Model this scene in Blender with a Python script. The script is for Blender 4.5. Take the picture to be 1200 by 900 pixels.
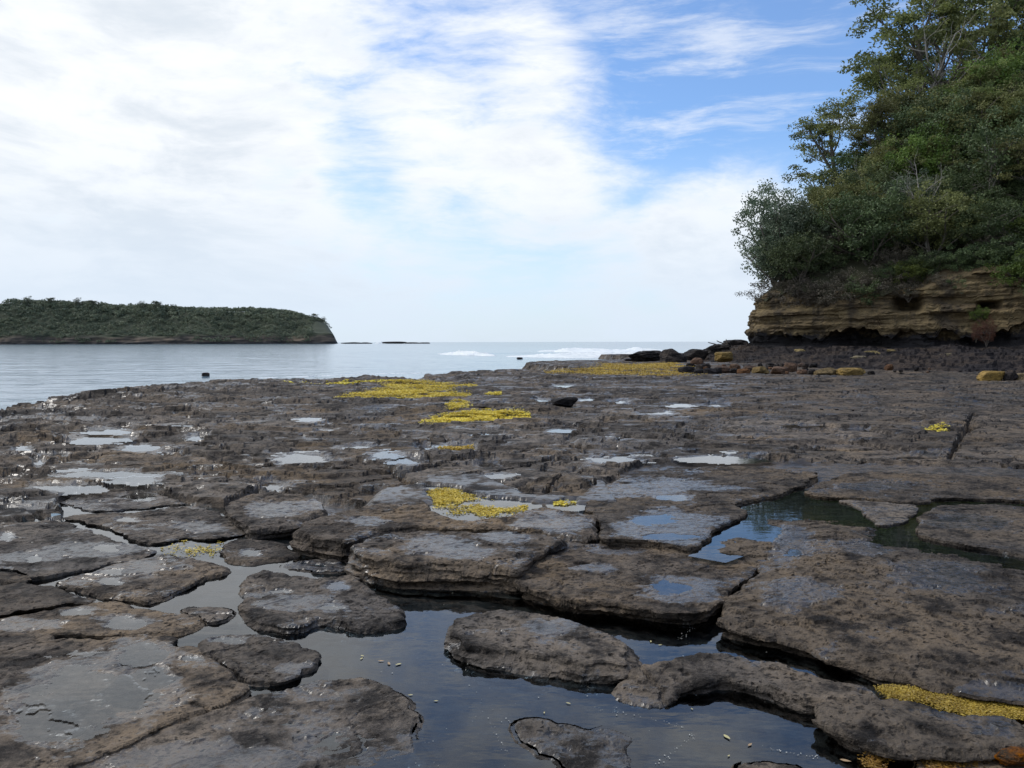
import bpy, math, random
import numpy as np
from mathutils import Vector, Matrix

for _o in list(bpy.data.objects):
    bpy.data.objects.remove(_o)
SC = bpy.context.scene
COL = SC.collection
R = math.radians

# ------------------------------------------------------------------ camera
CAM_Z, PITCH, FPX = 1.55, math.atan(49.5 / 900.0), 900.0
cd = bpy.data.cameras.new('camera')
cam = bpy.data.objects.new('camera', cd)
COL.objects.link(cam)
cam.location = (0, 0, CAM_Z)
cam.rotation_euler = (R(90) - PITCH, 0, 0)
cam.rotation_euler = (Matrix.Rotation(R(90) - PITCH, 3, 'X') @ Matrix.Rotation(R(-0.12), 3, 'Z')).to_euler()
cd.sensor_width = 36.0
cd.lens = 36.0 * FPX / 1200.0
cd.clip_start = 0.05
cd.clip_end = 40000
SC.camera = cam

# ------------------------------------------------------------------ sky and sun
SUN_AZ, SUN_EL = R(-68), R(56)          # azimuth from +Y towards +X
wd = bpy.data.worlds.new('World')
SC.world = wd
wd.use_nodes = True
WN = wd.node_tree.nodes
WL = wd.node_tree.links
WN.clear()


class NG:
    """tiny node-graph helper"""
    def __init__(s, tree):
        s.t = tree

    def n(s, typ, **kw):
        nd = s.t.nodes.new(typ)
        for k, v in kw.items():
            setattr(nd, k, v)
        return nd

    def set(s, sock, v):
        if isinstance(v, bpy.types.NodeSocket):
            s.t.links.new(v, sock)
        else:
            sock.default_value = v

    def math(s, op, a, b=None, c=None, clamp=False):
        nd = s.n('ShaderNodeMath', operation=op)
        nd.use_clamp = clamp
        for i, v in enumerate((a, b, c)):
            if v is not None:
                s.set(nd.inputs[i], v)
        return nd.outputs[0]

    def vmath(s, op, a, b=None, out=0):
        nd = s.n('ShaderNodeVectorMath', operation=op)
        s.set(nd.inputs[0], a)
        if b is not None:
            s.set(nd.inputs[1], b)
        return nd.outputs[out]

    def smooth(s, v, lo, hi, a=0.0, b=1.0):
        nd = s.n('ShaderNodeMapRange', interpolation_type='SMOOTHSTEP')
        s.set(nd.inputs[0], v)
        for i, q in enumerate((lo, hi, a, b)):
            s.set(nd.inputs[i + 1], q)
        return nd.outputs[0]

    def mix(s, f, a, b, typ='RGBA', blend='MIX'):
        nd = s.n('ShaderNodeMix', data_type=typ)
        if typ == 'RGBA':
            nd.blend_type = blend
            ia, ib, o = 6, 7, 2
        else:
            ia, ib, o = 2, 3, 0
        s.set(nd.inputs[0], f)
        s.set(nd.inputs[ia], a if not isinstance(a, tuple) or len(a) == 4 else a + (1,))
        s.set(nd.inputs[ib], b if not isinstance(b, tuple) or len(b) == 4 else b + (1,))
        return nd.outputs[o]

    def noise(s, vec, scale, detail=4, rough=0.5, dist=0.0, out=0):
        nd = s.n('ShaderNodeTexNoise')
        if vec is not None:
            s.set(nd.inputs['Vector'], vec)
        s.set(nd.inputs['Scale'], scale)
        nd.inputs['Detail'].default_value = detail
        nd.inputs['Roughness'].default_value = rough
        nd.inputs['Distortion'].default_value = dist
        return nd.outputs[out]

    def mapping(s, vec, scale=(1, 1, 1), loc=(0, 0, 0), rot=(0, 0, 0)):
        nd = s.n('ShaderNodeMapping')
        s.set(nd.inputs[0], vec)
        nd.inputs['Location'].default_value = loc
        nd.inputs['Rotation'].default_value = rot
        nd.inputs['Scale'].default_value = scale
        return nd.outputs[0]

    def ramp(s, v, stops):
        nd = s.n('ShaderNodeValToRGB')
        s.set(nd.inputs[0], v)
        cr = nd.color_ramp
        while len(cr.elements) < len(stops):
            cr.elements.new(0.5)
        for e, (p, c) in zip(cr.elements, stops):
            e.position = p
            e.color = c if len(c) == 4 else tuple(c) + (1,)
        return nd.outputs[0]


def px_dir(px, py):
    v = Vector(((px - 600) / FPX, math.cos(PITCH) + math.sin(PITCH) * (450 - py) / FPX,
                -math.sin(PITCH) + math.cos(PITCH) * (450 - py) / FPX))
    return v.normalized()


g = NG(wd.node_tree)
sky = g.n('ShaderNodeTexSky', sky_type='NISHITA', sun_disc=False)
sky.sun_elevation = SUN_EL
sky.sun_rotation = SUN_AZ
sky.altitude = 0
sky.air_density = 1.0
sky.dust_density = 0.6
sky.ozone_density = 2.0
tc = g.n('ShaderNodeTexCoord')
dvec = tc.outputs['Generated']
sx = g.n('ShaderNodeSeparateXYZ')
g.set(sx.inputs[0], dvec)
dx, dy, dz = sx.outputs
cp = g.mapping(dvec, (1, 1, 1.9))
cpw = g.vmath('ADD', cp, g.vmath('MULTIPLY', g.vmath('SUBTRACT', g.noise(cp, 2.2, 3, 0.5, 0, 1), (0.5, 0.5, 0.5)), (0.30, 0.30, 0.16)))
rotd = g.mapping(cpw, (0.8, 1.0, 1.25), (0.4, 0.2, 0), (0, R(-16), 0))
n1 = g.noise(rotd, 3.1, 9, 0.60)
n2 = g.noise(g.mapping(cpw, (0.75, 1.0, 1.3), (7.3, 2.2, 1.0), (0, R(-14), 0)), 10.0, 8, 0.62)
fld = g.math('ADD', g.math('MULTIPLY', n1, 0.58), g.math('MULTIPLY', n2, 0.42))


def cone(px, py, inner, outer, amt):
    v = px_dir(px, py)
    dt = g.vmath('DOT_PRODUCT', dvec, tuple(v), 1)
    return g.smooth(dt, math.cos(R(outer)), math.cos(R(inner)), 0.0, amt)


bias = g.math('MULTIPLY', dx, -0.13)
for args in ((930, 90, 3, 18, -0.12), (760, 130, 1, 8, -0.06), (850, 285, 1.0, 7, 0.24),
             (430, 195, 0.5, 4.5, -0.09), (310, 203, 0.3, 3.0, -0.11), (520, 30, 1, 7, -0.055),
             (600, 335, 0.5, 8, -0.05), (600, 130, 3, 12, 0.075), (690, 240, 1, 9, 0.06),
             (200, 110, 4, 20, 0.07), (160, 300, 4, 16, 0.07), (860, -170, 4, 13, 0.13)):
    bias = g.math('ADD', bias, cone(*args))
cov = g.math('ADD', fld, bias)
mask = g.smooth(cov, 0.385, 0.62)
# torn wisps over the blue
wsp = g.noise(g.mapping(cpw, (0.5, 1.0, 1.9), (4.1, 0.3, 2.0), (0, R(-22), 0)), 6.0, 9, 0.66)
mask = g.math('MAXIMUM', mask, g.math('MULTIPLY', g.smooth(wsp, 0.49, 0.72), 0.60))
# thin veil that thickens towards the horizon
veil = g.smooth(dz, 0.0, 0.26, 0.80, 0.04)
mask = g.math('ADD', mask, g.math('MULTIPLY', g.math('SUBTRACT', 1.0, mask), veil), clamp=True)
n3 = g.noise(g.mapping(cpw, (0.9, 1, 1.6), (2.0, 5.0, 0)), 6.0, 7, 0.6)
shade = g.math('MULTIPLY', g.smooth(n3, 0.38, 0.66), g.smooth(cov, 0.50, 0.72))
ccol = g.mix(shade, (0.83, 0.855, 0.885), (0.63, 0.685, 0.75))
low = g.smooth(dz, 0.0, 0.26, 1.0, 0.0)
ccol = g.mix(g.math('MULTIPLY', low, 0.85), ccol, (0.575, 0.67, 0.785))
SKY_STR = 0.115
blue = g.vmath('MULTIPLY', sky.outputs[0], (0.84, 1.08, 1.33))
cl = g.vmath('MULTIPLY', ccol, (1.0 / SKY_STR,) * 3)
fin = g.mix(mask, blue, cl)
bg = g.n('ShaderNodeBackground')
g.set(bg.inputs[0], fin)
bg.inputs[1].default_value = SKY_STR
wo = g.n('ShaderNodeOutputWorld')
WL.new(bg.outputs[0], wo.inputs[0])

sd_ = bpy.data.lights.new('sun', 'SUN')
sd_.energy = 1.5
sd_.angle = R(14)
sd_.color = (1.0, 0.95, 0.88)
sun = bpy.data.objects.new('sun', sd_)
COL.objects.link(sun)
sdir = Vector((math.sin(SUN_AZ) * math.cos(SUN_EL), math.cos(SUN_AZ) * math.cos(SUN_EL), math.sin(SUN_EL)))
sun.rotation_euler = sdir.to_track_quat('Z', 'Y').to_euler()
sun.location = (-20, 20, 40)

VS = SC.view_settings
SC.display_settings.display_device = 'sRGB'
VS.view_transform = 'Standard'
VS.look = 'None'
VS.exposure = 0.27
VS.gamma = 1.0
VS.use_curve_mapping = False
SC.render.engine = 'CYCLES'
SC.cycles.max_bounces = 7
SC.cycles.transparent_max_bounces = 10
SC.cycles.use_denoising = True
SC.cycles.caustics_reflective = False
SC.cycles.caustics_refractive = False

# ------------------------------------------------------------------ numpy noise
_rs = np.random.RandomState(11)
_perm = np.arange(256)
_rs.shuffle(_perm)
_perm = np.concatenate([_perm, _perm, _perm])
_gr = _rs.normal(size=(256, 3))
_gr /= np.linalg.norm(_gr, axis=1)[:, None]


def perlin(x, y, z=0.0):
    x = np.asarray(x, float)
    y = np.asarray(y, float)
    z = np.zeros_like(x) + z
    xi, yi, zi = np.floor(x), np.floor(y), np.floor(z)
    xf, yf, zf = x - xi, y - yi, z - zi
    xi, yi, zi = (q.astype(np.int64) & 255 for q in (xi, yi, zi))
    u, v, w = (q * q * q * (q * (q * 6 - 15) + 10) for q in (xf, yf, zf))
    res = 0
    for a in (0, 1):
        pa = _perm[xi + a]
        wa = u if a else 1 - u
        for b in (0, 1):
            pb = _perm[pa + yi + b]
            wb = v if b else 1 - v
            for c in (0, 1):
                gg = _gr[_perm[pb + zi + c]]
                d = gg[..., 0] * (xf - a) + gg[..., 1] * (yf - b) + gg[..., 2] * (zf - c)
                res = res + wa * wb * (w if c else 1 - w) * d
    return res * 1.6


def fbm(x, y, z=0.0, oct=4, lac=2.07, gain=0.5):
    s, a, f, t = 0, 1.0, 1.0, 0
    for i in range(oct):
        s = s + a * perlin(np.asarray(x) * f + 17.3 * i, np.asarray(y) * f - 9.1 * i, np.asarray(z) * f + 3.7 * i)
        t += a
        a *= gain
        f *= lac
    return s / t * 1.3


def sstep(v, a, b):
    t = np.clip((v - a) / (b - a), 0, 1)
    return t * t * (3 - 2 * t)


def terrace(z, h, k=0.75, e=.72):
    """pull heights towards flat beds of thickness h"""
    q = z / h
    i = np.floor(q)
    f = q - i
    return (i + f * (1 - k) + k * sstep(f, e, 1.0)) * h


# ------------------------------------------------------------------ geometry helpers
def P(px, py, z=0.0):
    v = np.array([(px - 600) / FPX, math.cos(PITCH) + math.sin(PITCH) * (450 - py) / FPX,
                  -math.sin(PITCH) + math.cos(PITCH) * (450 - py) / FPX])
    t = (z - CAM_Z) / v[2]
    return np.array([v[0] * t, v[1] * t, z])


def chaikin(p, n=2, closed=True):
    p = np.asarray(p, float)
    for _ in range(n):
        q = np.roll(p, -1, 0) if closed else p[1:]
        a = p if closed else p[:-1]
        r = np.empty((2 * len(a), p.shape[1]))
        r[0::2] = a * .75 + q * .25
        r[1::2] = a * .25 + q * .75
        if not closed:
            r = np.vstack([p[:1], r, p[-1:]])
        p = r
    return p


def poly_sdf(x, y, poly):
    """signed distance, positive inside"""
    sh = np.shape(x)
    x = np.ravel(x)
    y = np.ravel(y)
    best = np.full(x.shape, 1e18)
    ins = np.zeros(x.shape, bool)
    n = len(poly)
    for i in range(n):
        ax, ay = poly[i][:2]
        bx, by = poly[(i + 1) % n][:2]
        ex, ey = bx - ax, by - ay
        L = ex * ex + ey * ey + 1e-12
        t = np.clip(((x - ax) * ex + (y - ay) * ey) / L, 0, 1)
        d = (x - ax - t * ex) ** 2 + (y - ay - t * ey) ** 2
        best = np.minimum(best, d)
        c = (ay > y) != (by > y)
        if by != ay:
            ins ^= c & (x < (bx - ax) * (y - ay) / (by - ay) + ax)
    r = np.sqrt(best)
    return np.where(ins, r, -r).reshape(sh)


def line_dist(x, y, pl):
    best = np.full(np.shape(x), 1e18)
    for i in range(len(pl) - 1):
        ax, ay = pl[i][:2]
        bx, by = pl[i + 1][:2]
        ex, ey = bx - ax, by - ay
        t = np.clip(((x - ax) * ex + (y - ay) * ey) / (ex * ex + ey * ey + 1e-12), 0, 1)
        best = np.minimum(best, (x - ax - t * ex) ** 2 + (y - ay - t * ey) ** 2)
    return np.sqrt(best)


def mesh(name, V, F, mat=None, smooth=True, attrs=None):
    """V (n,3); F: one (m,3|4) array or a list of such arrays"""
    me = bpy.data.meshes.new(name)
    if isinstance(F, np.ndarray):
        F = [F]
    F = [np.asarray(f, np.int32) for f in F if len(f)]
    V = np.asarray(V, np.float32)
    me.vertices.add(len(V))
    me.vertices.foreach_set('co', V.ravel())
    li = np.concatenate([f.ravel() for f in F])
    tot = np.concatenate([np.full(len(f), f.shape[1], np.int32) for f in F])
    st = np.concatenate([[0], np.cumsum(tot)[:-1]]).astype(np.int32)
    me.loops.add(len(li))
    me.loops.foreach_set('vertex_index', li)
    me.polygons.add(len(tot))
    me.polygons.foreach_set('loop_start', st)
    me.polygons.foreach_set('use_smooth', np.full(len(tot), smooth, bool))
    if attrs:
        for k, a in attrs.items():
            at = me.attributes.new(k, 'FLOAT', 'POINT')
            at.data.foreach_set('value', np.asarray(a, np.float32))
    me.update(calc_edges=True)
    if mat:
        me.materials.append(mat)
    return me


def link(name, data, parent=None, label=None, cat=None, group=None, kind=None, loc=None):
    o = bpy.data.objects.new(name, data)
    COL.objects.link(o)
    if parent is not None:
        o.parent = parent
    if loc is not None:
        o.location = loc
    for k, v in (('label', label), ('category', cat), ('group', group), ('kind', kind)):
        if v:
            o[k] = v
    return o


def compact(V, F, attrs=None):
    used, inv = np.unique(F.ravel(), return_inverse=True)
    return V[used], inv.reshape(F.shape), ({k: a[used] for k, a in attrs.items()} if attrs else None)


# ------------------------------------------------------------------ materials
def new_mat(name):
    m = bpy.data.materials.new(name)
    m.use_nodes = True
    t = m.node_tree
    t.nodes.clear()
    gg = NG(t)
    out = gg.n('ShaderNodeOutputMaterial')
    return m, gg, out


def prin(gg, **kw):
    b = gg.n('ShaderNodeBsdfPrincipled')
    for k, v in kw.items():
        s = b.inputs[k]
        if isinstance(v, tuple) and len(v) == 3 and s.type == 'RGBA':
            v = v + (1,)
        gg.set(s, v)
    return b


def bump(gg, h, strength, dist, normal=None):
    b = gg.n('ShaderNodeBump')
    b.inputs['Strength'].default_value = strength
    b.inputs['Distance'].default_value = dist
    gg.set(b.inputs['Height'], h)
    if normal is not None:
        gg.set(b.inputs['Normal'], normal)
    return b.outputs[0]


def rock_material(name, c_dark, c_mid, c_brown, sc=1.0, wetness=0.0, fine=1.0):
    m, q, out = new_mat(name)
    pos = q.n('ShaderNodeNewGeometry').outputs['Position']
    big = q.noise(pos, 0.8 * sc, 5, 0.6)
    mid = q.noise(q.mapping(pos, (1, 1, 2.2)), 4.5 * sc, 7, 0.66)
    fin_ = q.noise(q.mapping(pos, (0.8, 1, 1.8)), 26.0 * sc, 6, 0.68)
    grit = q.noise(pos, 130.0 * sc, 4, 0.7)
    vor = q.n('ShaderNodeTexVoronoi')
    q.set(vor.inputs['Vector'], q.vmath('ADD', q.mapping(pos, (1, 1.2, 1.4)), q.vmath('MULTIPLY', q.noise(pos, 14 * sc, 3, .5, 0, 1), (.10 / sc, .10 / sc, .10 / sc))))
    vor.inputs['Scale'].default_value = 24.0 * sc
    pit = q.math('MULTIPLY', q.smooth(vor.outputs['Distance'], 0.34, 0.12), q.smooth(mid, .46, .60))
    c = q.mix(q.smooth(mid, 0.36, 0.60), c_dark, c_mid)
    c = q.mix(q.math('MULTIPLY', q.smooth(big, 0.42, 0.62), q.smooth(mid, 0.36, 0.58)), c, c_brown)
    c = q.mix(q.math('MULTIPLY', q.smooth(fin_, 0.50, 0.36), 0.80), c, tuple(0.35 * k for k in c_dark))
    c = q.mix(q.math('MULTIPLY', q.smooth(fin_, 0.54, 0.70), 0.55), c, tuple(min(1, 1.7 * k) for k in c_mid))
    c = q.mix(q.math('MULTIPLY', q.smooth(grit, 0.58, 0.72), 0.45), c, tuple(min(1, 2.4 * k) for k in c_mid))
    c = q.mix(q.math('MULTIPLY', pit, 0.8), c, tuple(0.3 * k for k in c_dark))
    oi = q.n('ShaderNodeObjectInfo')
    hv_ = q.n('ShaderNodeHueSaturation')
    q.set(hv_.inputs['Value'], q.math('ADD', .74, q.math('MULTIPLY', oi.outputs['Random'], .5)))
    q.set(hv_.inputs['Saturation'], q.math('ADD', .75, q.math('MULTIPLY', q.math('FRACT', q.math('MULTIPLY', oi.outputs['Random'], 7.31)), .5)))
    q.set(hv_.inputs['Color'], c)
    c = hv_.outputs[0]
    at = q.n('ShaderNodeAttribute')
    at.attribute_name = 'wet'  # wetness, plus shade painted onto the near slab walls
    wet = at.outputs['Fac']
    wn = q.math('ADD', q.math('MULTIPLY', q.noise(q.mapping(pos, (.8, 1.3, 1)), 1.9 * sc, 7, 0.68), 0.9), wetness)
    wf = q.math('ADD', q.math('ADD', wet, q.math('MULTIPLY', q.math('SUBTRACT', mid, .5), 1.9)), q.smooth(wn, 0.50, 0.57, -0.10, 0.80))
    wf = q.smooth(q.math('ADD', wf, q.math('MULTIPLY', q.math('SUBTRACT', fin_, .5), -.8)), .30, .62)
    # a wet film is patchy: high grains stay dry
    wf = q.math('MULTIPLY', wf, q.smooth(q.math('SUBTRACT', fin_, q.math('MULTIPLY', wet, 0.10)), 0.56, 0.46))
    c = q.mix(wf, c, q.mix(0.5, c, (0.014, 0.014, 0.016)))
    rgh = q.mix(wf, q.smooth(fin_, 0.3, 0.7, 0.60, 0.85), q.smooth(fin_, 0.30, 0.60, 0.19 if sc > .9 else 0.26, 0.34), 'FLOAT')
    h = q.math('ADD', q.math('MULTIPLY', mid, 0.45), q.math('ADD', q.math('MULTIPLY', fin_, 0.50), q.math('MULTIPLY', grit, 0.10)))
    h = q.math('SUBTRACT', h, q.math('MULTIPLY', pit, .25))
    bs = q.n('ShaderNodeBump')
    bs.inputs['Distance'].default_value = 0.055 / sc * fine
    q.set(bs.inputs['Strength'], q.mix(wf, 0.95, 0.13, 'FLOAT'))
    q.set(bs.inputs['Height'], h)
    b = prin(q, **{'Base Color': c, 'Roughness': rgh, 'Normal': bs.outputs[0], 'Specular IOR Level': q.mix(wf, 0.12, 0.60, 'FLOAT')})
    q.t.links.new(b.outputs[0], out.inputs[0])
    return m


M_ROCK = rock_material('shelf_rock', (0.027, 0.023, 0.020), (0.126, 0.107, 0.090), (0.195, 0.150, 0.106), 1.0, 0.02)
M_ROCK_FAR = rock_material('outer_shelf_rock', (0.024, 0.021, 0.019), (0.122, 0.105, 0.090), (0.185, 0.146, 0.110), 0.45, 0.045)
M_ROCK_BLACK = rock_material('black_shore_rock', (0.010, 0.009, 0.010), (0.036, 0.033, 0.034), (0.062, 0.050, 0.042), 0.4, -0.12)
M_BOULDER_Y = rock_material('ochre_boulder', (0.10, 0.072, 0.03), (0.24, 0.165, 0.06), (0.32, 0.22, 0.09), 1.2, -0.4)
M_BOULDER_R = rock_material('red_brown_boulder', (0.05, 0.03, 0.02), (0.12, 0.07, 0.045), (0.17, 0.10, 0.06), 1.2, -0.4)
M_BOULDER_O = rock_material('orange_stone', (0.05, 0.04, 0.03), (0.17, 0.085, 0.045), (0.46, 0.17, 0.035), 4.0, -0.4)


def water_material(name, tint, rough, bscale, bstr):
    m, q, out = new_mat(name)
    pos = q.n('ShaderNodeNewGeometry').outputs['Position']
    n = q.noise(q.mapping(pos, (0.6, 1.4, 1)), bscale, 3, 0.5)
    nb = bump(q, n, bstr, 0.02)
    fr = q.n('ShaderNodeFresnel')
    fr.inputs['IOR'].default_value = 1.58
    q.t.links.new(nb, fr.inputs['Normal'])
    gl = q.n('ShaderNodeBsdfGlossy')
    gl.inputs['Roughness'].default_value = rough
    gl.inputs['Color'].default_value = (1, 1, 1, 1)
    q.t.links.new(nb, gl.inputs['Normal'])
    tr = q.n('ShaderNodeBsdfTransparent')
    tr.inputs['Color'].default_value = tint + (1,)
    mx = q.n('ShaderNodeMixShader')
    q.t.links.new(fr.outputs[0], mx.inputs[0])
    q.t.links.new(tr.outputs[0], mx.inputs[1])
    q.t.links.new(gl.outputs[0], mx.inputs[2])
    q.t.links.new(mx.outputs[0], out.inputs[0])
    return m


M_POOL = water_material('pool_water', (0.46, 0.56, 0.64), 0.015, 6.0, 0.05)
M_PUDDLE = water_material('puddle_water', (0.80, 0.83, 0.86), 0.03, 14.0, 0.03)

# ------------------------------------------------------------------ wave-cut rock platform
def to_px(x, y, z):
    cy, sy = math.cos(PITCH), math.sin(PITCH)
    zz = z - CAM_Z
    f = y * cy - zz * sy
    u = y * sy + zz * cy
    return 600 + FPX * x / f, 450 - FPX * u / f


ZONE = np.array([P(a, b, 0.05)[:2] for a, b in (
    (-420, 612), (-200, 606), (0, 606), (45, 603), (72, 601), (64, 586), (82, 571), (130, 566), (185, 571), (232, 586),
    (262, 587), (300, 572), (360, 576), (425, 587), (490, 576), (505, 569), (560, 564), (620, 590), (682, 593),
    (703, 567), (755, 549), (850, 542), (950, 547), (1000, 548), (1200, 554), (1420, 560), (1700, 700), (2600, 1600),
    (-1400, 1600), (-700, 720))])
EDGE = np.array([P(a, b, 0.0)[:2] for a, b in (
    (-330, 520), (-120, 488), (0, 477), (30, 471), (60, 467), (105, 463), (150, 458), (185, 453), (176, 449), (182, 446),
    (230, 446), (300, 445), (370, 442), (440, 440), (490, 443), (500, 439), (560, 437), (620, 436), (690, 437), (712, 435),
    (670, 432), (640, 429), (610, 426), (660, 424), (720, 423), (745, 419))] + [[10, 88], [40, 110], [90, 80], [90, 0], [0, -3], [-30, -3], [-32, 12]])

CRACKS = [np.array([P(a, b, 0.1)[:2] for a, b in pl]) for pl in (
    [(357, 566), (420, 562), (480, 553), (512, 545), (570, 536), (640, 530)],
    [(487, 577), (525, 571), (550, 558), (600, 547), (655, 541)],
    [(684, 592), (700, 570), (740, 557), (755, 552), (800, 545)],
    [(640, 580), (660, 562), (684, 552)],
    [(1116, 537), (1122, 524), (1131, 508), (1142, 485)],
    [(1000, 546), (1010, 541), (1060, 536), (1116, 537), (1180, 548), (1260, 552)],
    [(870, 519), (950, 528), (1045, 526)],
    [(690, 485), (740, 489), (780, 497)],
    [(640, 492), (700, 503), (800, 512), (880, 525)],
    [(230, 519), (275, 526), (300, 529)],
    [(300, 548), (340, 543), (420, 548), (480, 553)],
    [(0, 586), (30, 590), (60, 601)],
    [(0, 500), (40, 497)],
    [(180, 540), (240, 538), (290, 546)])]

MID_PUDDLES = [(125, 505, 30, 3), (112, 514, 35, 5), (25, 526, 12, 3), (67, 533, 17, 3), (45, 541, 8, 4), (95, 555, 28, 4),
    (150, 556, 40, 5), (160, 563, 28, 4), (75, 572, 35, 5), (165, 526, 22, 4), (195, 532, 15, 2), (207, 498, 12, 2),
    (235, 512, 15, 3), (355, 537, 32, 7), (415, 524, 25, 3), (450, 533, 20, 4), (475, 540, 20, 4), (497, 525, 10, 3),
    (532, 524, 25, 4), (572, 544, 12, 3), (562, 511, 10, 2), (382, 505, 12, 2), (362, 492, 14, 2), (317, 569, 17, 5),
    (582, 558, 18, 3), (657, 505, 15, 2), (710, 512, 14, 2), (725, 540, 30, 4), (752, 534, 15, 3), (770, 484, 20, 2),
    (795, 477, 17, 2), (840, 475, 15, 2), (635, 470, 10, 2), (687, 469, 10, 1.5), (725, 471, 12, 2),
    (855, 531, 8, 1.5), (850, 539, 42, 4), (660, 452, 12, 1.5), (1000, 505, 18, 1.5), (940, 500, 20, 1.5)]

rng = np.random.RandomState(5)
ROT = R(-9)
cr_, sr_ = math.cos(ROT), math.sin(ROT)


def seeds(dx_, dy_, x0, x1, y0, y1):
    gx, gy = np.meshgrid(np.arange(x0, x1, dx_), np.arange(y0, y1, dy_))
    gx = gx + (np.arange(gx.shape[0]) % 2)[:, None] * dx_ * .5
    p = np.stack([gx.ravel(), gy.ravel()], 1)
    return p + rng.uniform(-.38, .38, p.shape) * (dx_, dy_)


SEED_A = seeds(1.9, 1.15, -19, 19, 4, 18.5)
SEED_A = SEED_A[(np.abs(SEED_A[:, 0]) < SEED_A[:, 1] * 0.85 + 0.6)]
SEED_B = seeds(3.8, 2.4, -70, 95, 15, 100)
SEED_B = SEED_B[(np.abs(SEED_B[:, 0]) < SEED_B[:, 1] * 1.02 + 2)]
OFF_A = rng.normal(0, 0.014, len(SEED_A))
OFF_B = rng.normal(0, 0.03, len(SEED_B))
TILT_A = rng.normal(0, 0.012, (len(SEED_A), 2))


def voro(x, y, S, ax=0.62):
    n = len(x)
    f1 = np.empty(n)
    f2 = np.empty(n)
    i1 = np.empty(n, np.int64)
    for s in range(0, n, 30000):
        e = min(n, s + 30000)
        X = x[s:e] * cr_ + y[s:e] * sr_
        Y = -x[s:e] * sr_ + y[s:e] * cr_
        SX = S[:, 0] * cr_ + S[:, 1] * sr_
        SY = -S[:, 0] * sr_ + S[:, 1] * cr_
        D = ((X[:, None] - SX) * ax) ** 2 + (Y[:, None] - SY) ** 2
        k = np.argpartition(D, 1, axis=1)[:, :2]
        d2 = np.take_along_axis(D, k, 1)
        o = np.argsort(d2, 1)
        k = np.take_along_axis(k, o, 1)
        d2 = np.sqrt(np.take_along_axis(d2, o, 1))
        i1[s:e] = k[:, 0]
        f1[s:e] = d2[:, 0]
        f2[s:e] = d2[:, 1]
    return i1, f1, f2


def base_field(x, y):
    """height of the platform outside the traced near slabs, before puddles"""
    d = np.hypot(x, y)
    wx = x + 0.30 * fbm(x * .9, y * .9, 1.3, 4)
    wy = y + 0.22 * fbm(x * .9, y * .9, 7.7, 4)
    ia, a1, a2 = voro(wx, wy, SEED_A)
    ib, b1, b2 = voro(wx + .3 * fbm(x * .3, y * .3, 2.2, 3), wy, SEED_B)
    near = 1 - sstep(d, 15.5, 18.5)
    B = 0.05 + 0.075 * sstep(x, -3.2, 0.8)
    low = fbm(x * .22, y * .34, 4.4, 4) * 0.055
    z = B + low + near * (OFF_A[ia] + TILT_A[ia, 0] * (x - SEED_A[ia, 0]) + TILT_A[ia, 1] * (y - SEED_A[ia, 1])) + (1 - near) * OFF_B[ib]
    sd = poly_sdf(x, y, EDGE) + 0.7 * fbm(x * .35, y * .5, 9.1, 5)
    rough = 1 - sstep(sd, 1.0, 9.0)
    left = 1 - sstep(x, -4, 6)
    rough = rough * left
    mid_ = fbm(x * .55 + .25 * y, y * 1.2, 3.3, 5)
    led = terrace(z + (0.105 * mid_ + .022 * fbm(x * 2.1, y * 3.3, 31, 4, 2.1, .6)) * (0.6 + 1.1 * rough + 0.4 * left), 0.042, 0.97, .93)
    # beds dipping away from the shore side, each ending in a small step
    yy = y + .8 * fbm(x * .38, y * .3, 61, 5, 2.1, .55) + .16 * x
    ph = yy / np.where(d < 19, 1.5, 2.6) + .5 * fbm(x * .15, y * .15, 62, 2)
    bi = np.floor(ph)
    am = np.clip(fbm(x * .33 + 5.1 * bi, y * .12, 63, 3) + .30, 0, .9)
    led = led + (.045 + .055 * left + .05 * rough) * am * (1 - (ph - bi)) ** 1.3
    # thin ragged crevices
    c1 = np.abs(perlin(x * .8 + .35 * fbm(x * 2, y * 2, 41, 2), y * 1.9, 42))
    led = led - .045 * (1 - sstep(c1, .012, .05)) * sstep(mid_, -.25, .15)
    z = led + 0.006 * fbm(x * 2.6, y * 3.4, 6.2, 3) + 0.0075 * fbm(x * 8, y * 10, 8.2, 3, 2.1, .6)
    e = (a2 - a1) * .5
    cw = 0.012 + 0.0030 * d
    on = sstep(fbm(x * .45, y * .45, 12.5, 2), -.12, .1)
    z = z - near * on * 0.06 * (1 - sstep(e, cw * .4, cw * 1.3))
    for c in CRACKS:
        lo_, hi_ = c.min(0) - .6, c.max(0) + .6
        m = (x > lo_[0]) & (x < hi_[0]) & (y > lo_[1]) & (y < hi_[1])
        if m.any():
            cd_ = line_dist(x[m] + .09 * fbm(x[m] * 2, y[m] * 2, 5, 4, 2.1, .6), y[m] + .09 * fbm(x[m] * 2, y[m] * 2, 9, 4, 2.1, .6), c)
            z[m] = z[m] - 0.12 * (1 - sstep(cd_, cw[m] * .35, cw[m] * 1.0))
    # outer drop into the sea
    z = z - 0.10 * rough * sstep(-sd, -2.0, 0.0)
    z = np.where(sd < 0.05, np.minimum(z, -0.15 - 2.2 * sstep(-sd, -0.05, 1.3) + .1 * fbm(x * 1.2, y * 1.2, 2, 3)), z)
    return z, ia, d, sd, on


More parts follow.
